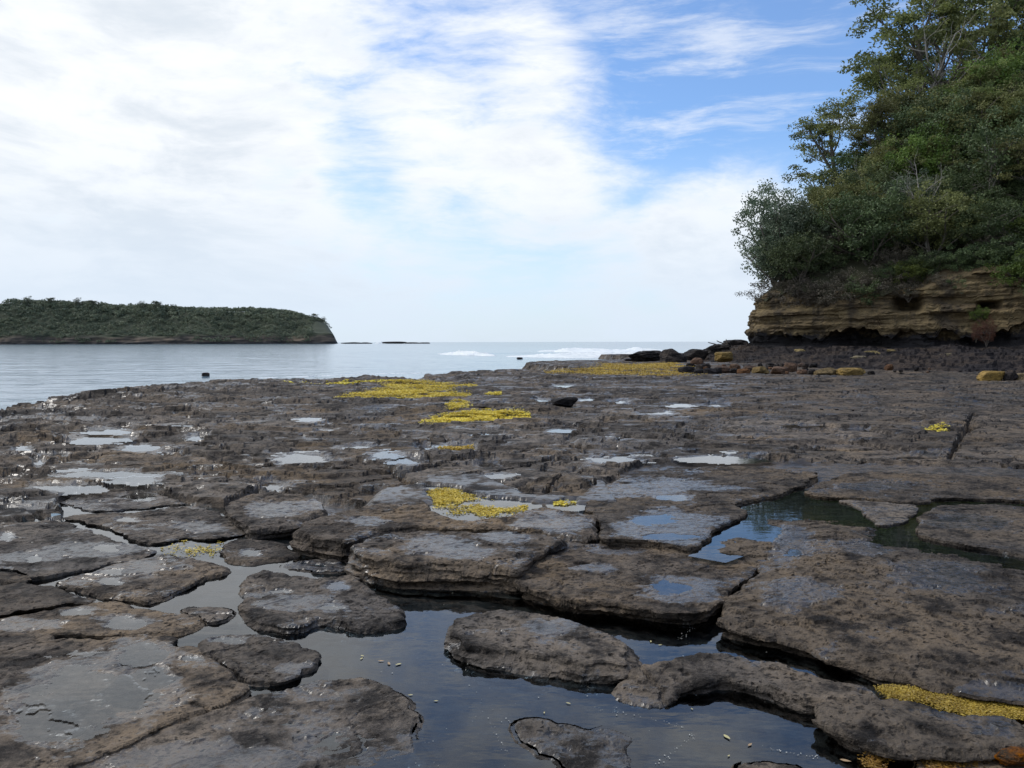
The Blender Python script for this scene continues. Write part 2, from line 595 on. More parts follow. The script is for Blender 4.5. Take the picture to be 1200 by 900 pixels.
def puddle_e(x, y, pd, zref):
    cx, cy, rx, ry = pd[:4]
    px, py = to_px(x, y, zref)
    sc = 1.0 if len(pd) < 5 else pd[4]
    e = np.sqrt(((px - cx) / rx) ** 2 + ((py - cy) / ry) ** 2)
    dd = max(3.0, 1400.0 / (cy - 401))
    q = 9.0 / dd
    fw = .85 / max(.03, rx * dd / FPX)
    return e + 0.85 * fbm(x * fw, y * fw * 1.15, cx * .01, 5, 2.1, .62)


MIDP = []
for pd in MID_PUDDLES:
    th = np.linspace(0, 2 * np.pi, 24, endpoint=False)
    ring = np.array([P(pd[0] + pd[2] * k * math.cos(t), pd[1] + pd[3] * k * math.sin(t), 0.1) for k in (.6, 1.2) for t in th])
    z0 = base_field(ring[:, 0], ring[:, 1])[0]
    MIDP.append((pd, max(0.02, float(np.percentile(z0, 25)))))


POOL_C = [np.array([P(a, b, .12)[:2] for a, b in pl]) for pl in (
    [(494, 577), (506, 570), (530, 571), (548, 579), (585, 584), (622, 588), (616, 598), (585, 604), (556, 608), (535, 608), (512, 598)],
    [(648, 590), (660, 586), (678, 588), (670, 593), (652, 594)])]


def mid_field(x, y):
    z, ia, d, sd, on = base_field(x, y)
    wet = 0.45 * sstep(fbm(x * .5, y * .9, 21.0, 4), 0.05, 0.4) + 0.12 * (1 - sstep(z, 0.02, 0.07))
    for pd, zp in MIDP:
        c = P(pd[0], pd[1], zp)
        m = (np.abs(x - c[0]) < pd[2] * 4 * d / FPX) & (np.abs(y - c[1]) < 4 + pd[3] * 5 * c[1] ** 2 / 1400)
        if not m.any():
            continue
        e = puddle_e(x[m], y[m], pd, zp)
        k = 1 - sstep(e, 1.0, 1.5)
        z[m] = z[m] * (1 - k) + k * (zp + 0.02 * (np.clip(e, 0, 1.5) ** 2 - 1) + .25 * np.clip(z[m] - zp, -.03, .03))
        wet[m] = np.maximum(wet[m], .8 * (1 - sstep(e, 1.0, 1.8)))
    zs = poly_sdf(x, y, ZONE) + .03 * fbm(x * 4, y * 4, 2, 3)
    dd_ = np.hypot(x, y)
    nf = .035 * fbm(x * .8, y * .8, 14, 3) + .012 * fbm(x * 4, y * 4, 15, 4)
    floor = -0.055 + nf
    kl = sstep(dd_, 5.0, 6.5) * (1 - sstep(x, -1.8, -1.4))
    floor = floor * (1 - kl) + kl * (-.018 + .6 * nf)
    kr = sstep(dd_, 5.1, 5.7) * sstep(x, .9, 1.2)
    floor = floor * (1 - kr) + kr * (.088 + .4 * nf)
    kc = sstep(dd_, 6.4, 6.8) * sstep(x, -1.5, -1.2) * (1 - sstep(x, .9, 1.1))
    floor = floor * (1 - kc) + kc * (.150 - .055 * sstep(np.maximum(poly_sdf(x, y, POOL_C[0]), poly_sdf(x, y, POOL_C[1])) + .13 * fbm(x * 3, y * 3, 81, 4, 2.1, .6), -.03, .07) + .35 * nf)
    t = sstep(zs, -0.015, 0.035)
    z = z * (1 - t) + floor * t
    wet = np.maximum(wet, t * .6)
    lab = np.where((zs < 0.0) & (d < 17.3) & (sd > 0.4), ia, -1)
    return z, lab, wet


def build_platform():
    u = np.linspace(-1.0, 1.0, 800)
    d = np.exp(np.arange(math.log(1.1), math.log(100), 0.0073))
    U, D = np.meshgrid(u, d)
    X = (U * D).ravel()
    Y = D.ravel()
    z, lab, wet = mid_field(X, Y)
    nr, nc = D.shape
    i = np.arange(nr * nc).reshape(nr, nc)
    F = np.stack([i[:-1, :-1], i[:-1, 1:], i[1:, 1:], i[1:, :-1]], -1).reshape(-1, 4)
    keep = (z[F] > -2.0).any(1)
    F = F[keep]
    fl = lab[F[:, 0]]
    V = np.stack([X, Y, z], 1)
    f0 = F[fl < 0]
    v, f, a = compact(V, f0, {'wet': wet})
    root = link('rock_platform', mesh('rock_platform', v, f, M_ROCK_FAR, False, a),
                label='dark wave-cut rock platform running out to the sea', cat='rock platform', kind='structure')
    cnt = 0
    for L in np.unique(fl[fl >= 0]):
        ff = F[fl == L]
        if len(ff) < 60:
            continue
        v, f, a = compact(V, ff, {'wet': wet})
        link('rock_slab', mesh('rock_slab', v, f, M_ROCK, False, a), root)
        cnt += 1
    for pd, zp in MIDP:
        fc = V[F[:, 0]]
        c = P(pd[0], pd[1], zp)
        m = np.where((np.abs(fc[:, 0] - c[0]) < 1.7 * pd[2] * c[1] / FPX) & (np.abs(fc[:, 1] - c[1]) < 2.2 * pd[3] * c[1] ** 2 / 1400))[0]
        if not len(m):
            continue
        e = puddle_e(fc[m, 0], fc[m, 1], pd, zp)
        m = m[(e < 1.35) & (z[F[m]] < zp).any(1)]
        if len(m) < 6:
            continue
        v, f, _ = compact(V, F[m])
        v[:, 2] = zp
        link('puddle', mesh('puddle', v, f, M_PUDDLE, False), label='shallow puddle lying in a hollow of the outer rock shelf', cat='puddle', kind='structure')
    return root


PLAT = build_platform()

# ------------------------------------------------------------------ traced slabs near the camera
def slab(pts, H, slope=0.02, under=0.0, dome=0.0, amp=1.0, pud=(), wetp=(), seed=0, ledge=0.012, zb=-0.12, rr=0.010, domes=.2, base_wet=0.0, warp=.03):
    hk = np.interp(H, (.0, .06, .12, .21), (.65, .68, .80, .80)) if H < .118 or H > .18 or seed in (2,) else 1.0
    H = H * hk
    pts = [(p[0], p[1], p[2] * hk) if len(p) > 2 else p for p in pts]
    W = np.array([np.append(P(p[0], p[1], p[2] if len(p) > 2 else H)[:2], p[2] if len(p) > 2 else H) for p in pts])
    W = chaikin(W, 1)
    dn = max(2.2, np.hypot(W[:, 0], W[:, 1]).min())
    s = max(0.0095, 0.0029 * dn)
    lo = W[:, :2].min(0) - .12
    hi = W[:, :2].max(0) + .12
    xs = np.arange(lo[0], hi[0], s)
    ys = np.arange(lo[1], hi[1], s)
    X, Y = np.meshgrid(xs, ys, indexing='ij')
    sh = X.shape
    x, y = X.ravel(), Y.ravel()

    def sdf(x, y):
        k = warp / .03
        qx = x + warp * fbm(x * 5 / k ** .5, y * 5 / k ** .5, seed + .5, 3)
        qy = y + warp * fbm(x * 5 / k ** .5, y * 5 / k ** .5, seed + 5.5, 3)
        return poly_sdf(qx, qy, W) + .022 * fbm(x * 7, y * 7, seed, 5, 2.1, .66) + .065 * (np.abs(perlin(x * 5, y * 5, seed + .7)) - .22)
    sd = sdf(x, y)
    S = sd.reshape(sh)
    gx, gy = np.gradient(S, s)
    gn = np.sqrt(gx ** 2 + gy ** 2) + 1e-6
    gx, gy = (gx / gn).ravel(), (gy / gn).ravel()
    i = np.arange(x.size).reshape(sh)
    F = np.stack([i[:-1, :-1], i[1:, :-1], i[1:, 1:], i[:-1, 1:]], -1).reshape(-1, 4)
    F = F[sd[F].mean(1) > 0]
    E = np.concatenate([F[:, [k, (k + 1) % 4]] for k in range(4)])
    key = np.sort(E, 1)
    key = key[:, 0].astype(np.int64) * x.size + key[:, 1]
    un, inv, ct = np.unique(key, return_inverse=True, return_counts=True)
    BE = E[ct[inv] == 1]
    bv = np.unique(BE)
    x = x.copy()
    y = y.copy()
    x[bv] -= sd[bv] * gx[bv]
    y[bv] -= sd[bv] * gy[bv]
    sd = sd.copy()
    sd[bv] = 0
    used, F2 = np.unique(F.ravel(), return_inverse=True)
    F2 = F2.reshape(F.shape)
    x, y, sd, gx, gy = x[used], y[used], sd[used], gx[used], gy[used]
    rem = np.full(i.size, -1)
    rem[used] = np.arange(len(used))
    BE = rem[BE]
    bv = rem[bv]
    # rim height by inverse distance
    num = np.zeros(len(x))
    dnm = np.zeros(len(x))
    for w in W:
        q = 1.0 / ((x - w[0]) ** 2 + (y - w[1]) ** 2 + 4e-3) ** 1.5
        num += q * w[2]
        dnm += q
    zr = num / dnm
    ins = np.clip(sd, 0, None)
    edge = sstep(ins, 0, .10)
    z = zr + dome * (1 - np.exp(-ins / domes))
    big = .016 * fbm(x * 1.5, y * 1.9, seed + 1.1, 4) + .011 * fbm(x * 4.5, y * 6, seed + 2.1, 4)
    big = terrace(1.15 * big + .5, .009, .95, .9) - .5
    z = z + amp * (.5 + .5 * edge) * big + amp * (.0070 * fbm(x * 13, y * 17, seed + 3.1, 4, 2.1, .68))
    pit = np.clip(fbm(x * 11, y * 14, seed + 31., 3) - .42, 0, None)
    z = z - amp * .05 * np.minimum(pit, .25)
    ck = np.abs(perlin(x * 1.7 + .2 * fbm(x * 6, y * 6, seed, 2), y * 2.6, seed + 51.))
    z = z - min(.016, .3 * abs(H)) * (1 - sstep(ck, .008, .035)) * sstep(fbm(x * 1.3, y * 1.3, seed + 52., 2), -.05, .2)
    z = z - rr * .7 * np.clip(1 - ins / rr, 0, 1) ** 2
    wet = np.full(len(x), base_wet) + .5 * (1 - sstep(z, .004, .03)) + .35 * sstep(fbm(x * 1.1, y * 1.4, seed + 8.8, 4), .1, .45)
    sheets = []
    for pd in [tuple(p) + ('w',) for p in wetp] + list(pud):
        film = pd[-1] == 'w'
        c = P(pd[0], pd[1], H + dome)
        e = puddle_e(x, y, pd[:4], zr + dome * .9)
        wet = np.maximum(wet, (1 - sstep(e, .9, 1.7)) * (.85 if film else 1.0))
        if film:
            k = .85 * (1 - sstep(e, .7, 1.3))
            m = e < 1.3
            if m.any():
                z = z * (1 - k) + k * (np.median(z[m]) + .2 * (z - np.median(z[m])))
        else:
            m = e < 1.25
            if m.sum() < 8:
                continue
            zp = float(np.percentile(z[m & (e > .5)], 30))
            k = 1 - sstep(e, 1.0, 1.5)
            z = z * (1 - k) + k * (zp + .010 * (np.clip(e, 0, 1.5) ** 2 - 1) + .35 * np.clip(z - zp, -.012, .012))
            fm = (e[F2] < 1.4).all(1) & (z[F2] < zp).any(1) & (sd[F2] > .01).all(1)
            sheets.append((fm, zp))
    nv = len(x)
    V = [np.stack([x, y, z], 1)]
    wet_shades = [wet]
    bx, by, bz = x[bv], y[bv], z[bv]

    def soft(x, y):
        return poly_sdf(x + warp * fbm(x * 4, y * 4, seed + .5, 1), y + warp * fbm(x * 4, y * 4, seed + 5.5, 1), W)
    s0 = soft(bx, by)
    hx, hy = soft(bx + .02, by) - s0, soft(bx, by + .02) - s0
    hn = np.hypot(hx, hy) + 1e-6
    hx, hy = hx / hn, hy / hn
    qx_, qy_ = bx - hx * np.clip(s0, -.06, .06), by - hy * np.clip(s0, -.06, .06)
    nx, ny = -hx, -hy
    loc = np.full(nv, -1)
    loc[bv] = np.arange(len(bv))
    K = max(7, int((H - zb) / (s * 1.15)))
    K = min(K, 22)
    idx = []
    for k in range(0, K + 1):
        t = k / K
        zz = bz + (zb - bz) * t
        hh = np.clip(zz / np.maximum(bz, .02), -.6, 1)
        wob = .45 + .55 * sstep(fbm(bx * 1.8, by * 1.8, seed + 6.6, 3), -.4, .4)
        off = slope * wob * (1 - hh) - under * wob * sstep(1 - hh, .25, .95)
        st = perlin(bx * 1.6, by * 1.6, zz * 27 + seed * 3.3)
        st = np.clip(st * 2.2, -.55, .55)
        st2 = perlin(bx * 4, by * 4, zz * 75 + seed)
        off = off + ledge * (1.9 * st + .8 * st2) * min(1, t * 6)
        fr = .025 * fbm(bx * 8, by * 8, zz * 48 + seed, 4, 2.1, .66) * min(1, t * 5)
        kk = float(sstep(np.array(t), 0.0, .3)) * .85
        V.append(np.stack([bx * (1 - kk) + qx_ * kk + nx * (off + fr), by * (1 - kk) + qy_ * kk + ny * (off + fr), zz + .006 * fbm(bx * 12, by * 12, zz * 30, 2) * min(1, t * 5)], 1))
        wet_shades.append(np.clip(.40 - zz / np.maximum(bz, .02) * .5, -.2, .4))  # wetter towards the waterline; also puts shade into the wall colour
        idx.append(nv + k * len(bv) + np.arange(len(bv)))
    Q = []
    ea, eb = loc[BE[:, 0]], loc[BE[:, 1]]
    for k in range(K):
        Q.append(np.stack([idx[k + 1][ea], idx[k + 1][eb], idx[k][eb], idx[k][ea]], 1))
    F = np.concatenate([F2] + Q)
    o = link('rock_slab', mesh('rock_slab', np.concatenate(V), F, M_ROCK, False, {'wet': np.concatenate(wet_shades)}), PLAT)  # on the walls 'wet' also carries painted shade
    for fm, zp in sheets:
        if fm.sum() < 6:
            continue
        v, f, _ = compact(V[0], F2[fm])
        v[:, 2] = zp
        link('puddle', mesh('puddle', v, f, M_PUDDLE, False), kind='structure', label='shallow puddle on top of a flat rock slab', cat='puddle')
    return o


# central block with stepped front
slab([(526, 737), (535, 722), (562, 716), (600, 714), (642, 719), (685, 731), (717, 742), (732, 757), (734, 768), (715, 777), (690, 775), (660, 768),
      (628, 766), (600, 760), (565, 757), (540, 752)], .105, slope=.075, under=.02, seed=1, ledge=.02, amp=.9, wetp=[(650, 733, 28, 8)])
# large slab with an undercut front
slab([(607, 680), (622, 662), (650, 642), (667, 634), (697, 637), (730, 638), (762, 642), (785, 644), (812, 650), (840, 657), (875, 657), (887, 663),
      (872, 678), (855, 692), (840, 704), (820, 714), (808, 718), (775, 715), (725, 707), (675, 701), (637, 693), (615, 685)], .125, slope=.02, under=.11,
     seed=2, amp=1.0, pud=[(786, 689, 22, 8), (722, 640.5, 14, 3)], wetp=[(800, 690, 45, 13), (700, 665, 22, 4), (725, 642, 26, 6)], ledge=.014)
# thick block left of it
slab([(410, 641), (424, 632), (440, 626), (487, 621), (537, 621), (562, 623), (600, 621), (645, 627), (660, 632), (645, 640), (620, 656), (606, 666),
      (587, 662), (550, 659), (512, 657), (475, 657), (440, 653), (415, 647)], .205, slope=.10, under=.06, seed=3, ledge=.024, amp=1.2,
     wetp=[(520, 636, 35, 8), (545, 648, 30, 6), (590, 630, 25, 6)], rr=.022)
slab([(345, 621), (362, 607), (395, 600), (425, 592), (470, 582), (497, 579), (502, 592), (515, 601), (535, 608), (557, 608), (600, 603), (620, 597),
      (640, 594), (690, 600), (700, 615), (695, 629), (664, 626), (640, 621), (600, 616), (562, 617), (487, 615), (440, 620), (425, 626), (407, 634),
      (385, 631), (360, 627)], .185, slope=.07, under=.05, seed=4, ledge=.02, amp=1.2, wetp=[(430, 610, 22, 5), (650, 612, 40, 9), (470, 585, 20, 4)], rr=.02)
slab([(684, 594), (690, 582), (705, 570), (730, 559), (757, 553), (800, 548), (850, 546), (900, 548), (955, 553), (958, 557), (943, 565), (918, 577),
      (898, 581), (870, 587), (857, 592), (876, 599), (866, 606), (838, 620), (828, 631), (812, 643), (785, 637), (762, 633), (735, 631), (704, 630),
      (704, 615), (696, 600)], .15, slope=.01, under=.03, seed=5, amp=.8,
     pud=[(770, 609, 26, 6), (782, 628.5, 32, 3.5), (790, 583, 22, 3.5)], wetp=[(760, 570, 55, 9), (780, 618, 50, 16), (830, 572, 35, 3)])
# big sloping slab on the right
slab([(843, 722), (852, 704), (872, 684), (892, 667, .13), (878, 659, .13), (850, 657, .13), (826, 652, .13), (838, 641, .13), (850, 629, .13), (866, 627, .13), (882, 634, .13), (897, 635, .12),
      (896, 626, .12), (885, 620, .12), (872, 616, .12), (885, 611, .13), (900, 609, .13), (950, 609, .13), (990, 611, .12), (1033, 619, .129), (1043, 640, .129), (1060, 641, .129),
      (1080, 640, .129), (1105, 651, .129), (1125, 653, .129), (1170, 660, .129), (1200, 666, .129), (1330, 690, .12), (1420, 760, .1), (1330, 845, .06), (1200, 823, .06),
      (1125, 815, .06), (1095, 806, .06), (1062, 795, .07), (1030, 789, .07), (1000, 781, .07), (950, 765, .07), (915, 746, .09), (895, 745, .09), (862, 737, .10), (845, 727, .11)],
     .11, slope=.03, under=.06, dome=.075, domes=.30, seed=6, amp=1.25, pud=[(930, 644, 10, 5)],
     wetp=[(935, 690, 38, 16), (925, 632, 22, 16), (1100, 672, 50, 14), (1010, 640, 25, 10), (1150, 800, 60, 10)], ledge=.018)
# low curved arm
slab([(724, 800, .03), (740, 785, .07), (750, 776, .09), (787, 771, .10), (820, 764, .11), (847, 762, .11), (870, 771, .10), (900, 775, .10), (950, 787, .09),
      (987, 801, .09), (1020, 811, .09), (1000, 818, .09), (975, 822, .09), (950, 824, .09), (925, 814, .09), (900, 804, .09), (875, 797, .09), (845, 792, .09), (825, 797, .09),
      (795, 806, .06), (796, 818, .02), (785, 826, .015), (755, 824, .015), (722, 814, .015)], .09, slope=.03, under=.05, seed=8, amp=1.0, ledge=.014, rr=.022)
# rounded slab in the right foreground
slab([(947, 836), (957, 825), (982, 819), (1012, 813), (1040, 815), (1075, 825), (1125, 835), (1200, 846), (1330, 868), (1340, 905), (1260, 890), (1200, 872),
      (1170, 877), (1125, 876), (1060, 878), (1020, 871), (987, 862), (960, 850)], .10, slope=.03, under=.10, seed=9, amp=1.1, ledge=.014, rr=.022, dome=.02)
slab([(1060, 900), (1100, 893), (1170, 890), (1290, 893), (1300, 960), (1050, 960)], .02, seed=10, amp=.8)
# low slab at the bottom
slab([(275, 824), (300, 812), (337, 805), (375, 797), (430, 795), (440, 805), (472, 810), (484, 825), (486, 850), (480, 868, .015), (500, 885, -.01), (520, 905, -.02), (480, 990, -.02),
      (40, 990, .0), (75, 900, .02), (120, 880, .025), (170, 859, .03), (220, 841, .03)], .035, seed=11, amp=.75, slope=.03, ledge=.008, dome=-.004, warp=.05,
     wetp=[(260, 892, 110, 20)])
# broad left slab with the large film of water
slab([(290, 802), (272, 787), (250, 768), (229, 755), (203, 755), (198, 746), (160, 743), (120, 744), (60, 744), (0, 744), (-160, 746), (-330, 990), (45, 990), (66, 897),
      (118, 883), (168, 860), (216, 838), (266, 820), (287, 811)], .05, seed=12, amp=.8, slope=.02, warp=.04,
     pud=[(170, 765, 30, 14), (100, 815, 62, 34), (165, 805, 34, 28), (225, 771, 11, 3.5), (60, 842, 40, 26)], wetp=[(112, 808, 88, 38), (170, 765, 36, 16)])
slab([(-160, 742), (-160, 724), (0, 723), (40, 715), (106, 705), (115, 706), (140, 705), (157, 709), (175, 714), (200, 716), (222, 719), (233, 724), (229, 731), (205, 739),
      (160, 740), (120, 741), (60, 741)], .035, seed=13, amp=.7, slope=.02, pud=[(92, 715, 17, 5), (142, 728, 27, 7)], wetp=[(30, 730, 35, 6)])
slab([(-160, 690), (-160, 680), (0, 682), (30, 680), (60, 685), (85, 692), (104, 699), (103, 703), (60, 707), (35, 712), (0, 718), (-160, 728)], .055, seed=14, slope=.01, under=.03)
slab([(-160, 664), (0, 666), (22, 671), (35, 678), (0, 679), (-160, 677)], .06, seed=15)
slab([(-160, 660), (-160, 612), (0, 612), (15, 610), (50, 607), (77, 609), (92, 615), (120, 625), (150, 635), (176, 641), (181, 646), (162, 653), (125, 658), (87, 666),
      (45, 676), (25, 670), (0, 662)], .04, seed=16, slope=.01, under=.03, pud=[(122, 640, 14, 5), (40, 653, 9, 4), (8, 628, 8, 5)], wetp=[(110, 642, 55, 8), (30, 650, 40, 5)])
slab([(68, 680, .03), (90, 672, .03), (110, 667, .03), (130, 660, .025), (165, 652, .02), (190, 648, .02), (222, 652, .05), (272, 663, .05), (262, 668), (235, 675), (220, 684), (200, 694, .03),
      (172, 703, .03), (168, 698), (152, 697), (135, 696), (105, 690), (88, 686)], .05, seed=17, slope=.03, pud=[(130, 668, 14, 3), (128, 679, 14, 4)], wetp=[(150, 662, 60, 9)])
slab([(215, 712), (225, 708), (235, 710), (262, 708), (270, 713), (262, 724), (245, 722), (225, 717)], .035, seed=18, slope=.03, amp=1.3)
slab([(257, 640), (265, 634), (280, 631), (300, 631), (325, 632), (335, 640), (347, 645), (335, 650), (305, 655), (290, 657), (270, 655), (262, 648)], .04, seed=19, slope=.03,
     pud=[(294, 646, 10, 4)])
slab([(281, 676), (300, 668), (325, 667), (350, 674), (382, 675), (420, 672), (427, 687), (450, 699), (474, 714), (472, 725), (440, 733), (412, 730), (375, 724), (350, 733),
      (312, 730), (298, 727), (287, 715), (285, 700), (290, 688)], .055, seed=20, slope=.03, amp=1.2, ledge=.014, pud=[(327, 690, 12, 3), (394, 686, 14, 5), (389, 710, 14, 5)],
     wetp=[(340, 705, 40, 8)])
slab([(330, 663), (345, 657), (380, 653), (400, 655), (408, 664), (395, 670), (365, 668)], .018, seed=21, slope=.04, amp=1.3, base_wet=.4)
slab([(230, 755), (245, 745), (280, 742), (310, 742), (340, 748), (365, 760), (373, 768), (370, 777), (345, 789), (320, 795), (300, 799), (288, 795), (275, 783), (252, 767)],
     .05, seed=22, slope=.02, amp=.9, pud=[(268, 749, 20, 4)], wetp=[(350, 780, 20, 6)])
slab([(604, 849, .02), (615, 841, .02), (640, 843), (665, 850), (690, 855), (720, 853, .01), (735, 858, .0), (745, 868, -.01), (735, 880, .01), (735, 900), (720, 935), (690, 935),
      (665, 899), (655, 885), (625, 877), (612, 862)], .024, seed=47, slope=.04, amp=.8, base_wet=.1)
slab([(858, 893), (880, 888), (900, 889), (945, 899), (940, 940), (860, 940)], .03, seed=24, slope=.04)
slab([(80, 604), (107, 611), (140, 621), (160, 632), (190, 635), (212, 628), (235, 630), (262, 629), (287, 620), (285, 611), (262, 603), (238, 592), (215, 592), (190, 594),
      (162, 598), (107, 600), (85, 601)], .035, seed=25, slope=.02, under=.03, amp=1.2, wetp=[(240, 617, 25, 5)], pud=[(148, 608, 12, 3)])
slab([(72, 586), (85, 578), (110, 573), (135, 570), (165, 572), (185, 576), (222, 588), (190, 590), (160, 594), (110, 597), (95, 592)], .03, seed=26, slope=.02, amp=1.1,
     pud=[(160, 580, 18, 5)])
slab([(292, 618), (300, 619), (325, 617), (352, 612), (362, 602), (385, 593), (360, 579), (300, 575), (262, 590), (270, 602), (287, 610)], .11, seed=27, slope=.04, under=.03, amp=1.3,
     wetp=[(320, 595, 25, 8), (370, 590, 20, 5)], ledge=.016)
slab([(1075, 618), (1080, 605), (1092, 593), (1140, 591), (1200, 593), (1330, 600), (1400, 640), (1390, 690), (1200, 650), (1150, 641), (1110, 633), (1085, 629)], .147, seed=28, amp=.75,
     wetp=[(1130, 612, 40, 8)])
slab([(978, 586), (1005, 593), (1024, 608), (1036, 616), (1058, 612), (1071, 602), (1079, 593), (1060, 590), (1030, 589), (1000, 586)], .138, seed=29, amp=.5)
slab([(935, 580), (960, 566), (1000, 552), (1100, 556), (1200, 561), (1380, 567), (1390, 600), (1200, 587), (1140, 584), (1095, 583), (1085, 588), (1060, 588), (1010, 584)], .143, seed=30, amp=.8,
     wetp=[(1020, 570, 40, 4)])


# ------------------------------------------------------------------ standing water between the slabs
def sheet(name, pts, z, mat, label, sub=0):
    W = np.array([P(a, b, z) for a, b in pts])
    me = bpy.data.meshes.new(name)
    me.from_pydata([tuple(p) for p in W], [], [tuple(range(len(W)))])
    me.update()
    if me.polygons[0].normal.z < 0:
        me.flip_normals()
    me.materials.append(mat)
    return link(name, me, kind='structure', label=label, cat='water')


sheet('tide_pool', [(-420, 609), (60, 600), (64, 572), (130, 562), (240, 585), (300, 600), (420, 612), (680, 625), (860, 690), (1100, 800), (1500, 870), (2000, 1300), (-900, 1300), (-500, 700)], 0.0, M_POOL,
      'still tide pool water winding between the dark slabs')
sheet('tide_pool', [(806, 652), (826, 630), (850, 604), (846, 590), (868, 584), (935, 574), (1000, 578), (1090, 578), (1140, 585), (1400, 600), (1440, 720), (1200, 672), (1040, 646), (900, 642), (850, 660)],
      .1185, M_POOL, 'blue channel and dark pool between the slabs on the right')
sheet('tide_pool', [(484, 582), (498, 565), (560, 560), (632, 580), (636, 597), (612, 611), (540, 616), (500, 608)], .123, M_POOL,
      'small bright pool dotted with yellow seaweed')
sheet('tide_pool', [(639, 592), (648, 583), (668, 581), (692, 584), (692, 597), (664, 601), (645, 599)], .123, M_POOL,
      'tiny gap pool with yellow scraps behind the thick slabs')

# ------------------------------------------------------------------ sea
SEA_Z = -0.42


def sea_material():
    m, q, out = new_mat('sea_water')
    pos = q.n('ShaderNodeNewGeometry').outputs['Position']
    w1 = q.noise(q.mapping(pos, (0.7, 1.0, 1), rot=(0, 0, R(12))), 0.9, 7, 0.68)
    w2 = q.noise(q.mapping(pos, (0.4, 1.0, 1), rot=(0, 0, R(-10))), 0.10, 6, 0.66)
    nb = bump(q, w1, 0.28, 0.07)
    nb = bump(q, w2, 0.28, 0.5, nb)
    dep = q.noise(q.mapping(pos, (0.4, 1, 1)), 0.02, 3, 0.5)
    c = q.mix(q.smooth(dep, 0.35, 0.65), (0.14, 0.22, 0.285), (0.18, 0.265, 0.325))
    sp = q.n('ShaderNodeSeparateXYZ')
    q.set(sp.inputs[0], pos)
    deep = q.math('MULTIPLY', q.smooth(sp.outputs[1], 90.0, 420.0), q.smooth(q.math('ADD', sp.outputs[0], q.math('MULTIPLY', sp.outputs[1], .20)), -10.0, 90.0))
    c = q.mix(deep, c, (0.035, 0.10, 0.165))
    b = prin(q, **{'Base Color': c, 'Roughness': 0.12, 'IOR': 1.33, 'Normal': nb})
    q.t.links.new(b.outputs[0], out.inputs[0])
    return m


M_SEA = sea_material()


def build_sea():
    u = np.linspace(-1.7, 1.7, 420)
    d = np.concatenate([np.exp(np.arange(math.log(12), math.log(400), 0.0085)), np.geomspace(410, 7000, 60)])
    U, D = np.meshgrid(u, d)
    x, y = (U * D).ravel(), D.ravel()
    k = 1 - sstep(y, 150, 420)
    z = SEA_Z + k * (.045 * fbm(x * .16, y * .42, 1, 4) + .02 * fbm(x * .9, y * 1.6, 2, 2))
    # one swell line rearing up off the platform
    sw = y - 128 - 5 * fbm(x * .03, 0 * x, 3, 2)
    z = z + 0.15 * np.exp(-(sw / 2.2) ** 2) * sstep(x, -16, -7) * (1 - sstep(x, 3, 9)) * k
    nr, nc = D.shape
    i = np.arange(nr * nc).reshape(nr, nc)
    F = np.stack([i[:-1, :-1], i[:-1, 1:], i[1:, 1:], i[1:, :-1]], -1).reshape(-1, 4)
    link('sea', mesh('sea', np.stack([x, y, z], 1), F, M_SEA), kind='structure', label='pale rippled sea reaching to the horizon', cat='sea')
    # sea to the left of the platform and behind it
    V = np.array([(-60, -60, SEA_Z - .02), (-21, -60, SEA_Z - .02), (-21, 12.1, SEA_Z - .02), (-60, 40, SEA_Z - .02)])


build_sea()

m_, q_, o_ = new_mat('sea_foam')
ps_ = q_.n('ShaderNodeNewGeometry').outputs['Position']
b_ = prin(q_, **{'Base Color': q_.mix(q_.noise(ps_, 1.5, 5, .6), (0.62, 0.68, 0.70), (0.86, 0.88, 0.88)), 'Roughness': .7})
q_.t.links.new(b_.outputs[0], o_.inputs[0])
M_FOAM = m_


def foam(pts_px, width, label, h=.12, seed=0, zsea=SEA_Z, dens=.0):
    """ragged strip of whitewater following a line on the sea"""
    L = np.array([P(a, b, zsea)[:2] for a, b in pts_px])
    L = chaikin(L, 3, False)
    seg = np.r_[0, np.cumsum(np.hypot(*np.diff(L, axis=0).T))]
    n = int(max(80, min(900, seg[-1] / max(.04, .0012 * L[:, 1].mean()))))
    t = np.linspace(0, seg[-1], n)
    cx, cy = np.interp(t, seg, L[:, 0]), np.interp(t, seg, L[:, 1])
    K = 14
    w = np.linspace(-1, 1, K)
    prof = 1 - w ** 2
    X = np.repeat(cx[:, None], K, 1)
    wid = width * (.5 + .9 * np.clip(fbm(cx * .8 / width, cy * .8 / width, seed, 4) + .3, -.2, 1.2)) * np.sin(np.pi * np.linspace(.02, .98, n)) ** .5
    Y = cy[:, None] + w[None] * wid[:, None]
    X = X + .3 * width * fbm(X / width, Y / width, seed + 2, 3)
    N = fbm(X * 1.4 / width, Y * 2.5 / width, seed + 5, 5, 2.1, .62)
    tap = np.sin(np.pi * np.linspace(.0, 1, n)) ** .6
    Z = zsea - .10 + prof * (.10 + h * tap[:, None] * (.45 + .9 * N))
    i = np.arange(n * K).reshape(n, K)
    F = np.stack([i[:-1, :-1], i[1:, :-1], i[1:, 1:], i[:-1, 1:]], -1).reshape(-1, 4)
    F = F[(N.ravel()[F].mean(1) > -.25 + dens)]
    V, F, _ = compact(np.stack([X.ravel(), Y.ravel(), Z.ravel()], 1), F)
    return link('whitewater', mesh('whitewater', V, F, M_FOAM), kind='stuff', label=label, cat='whitewater')


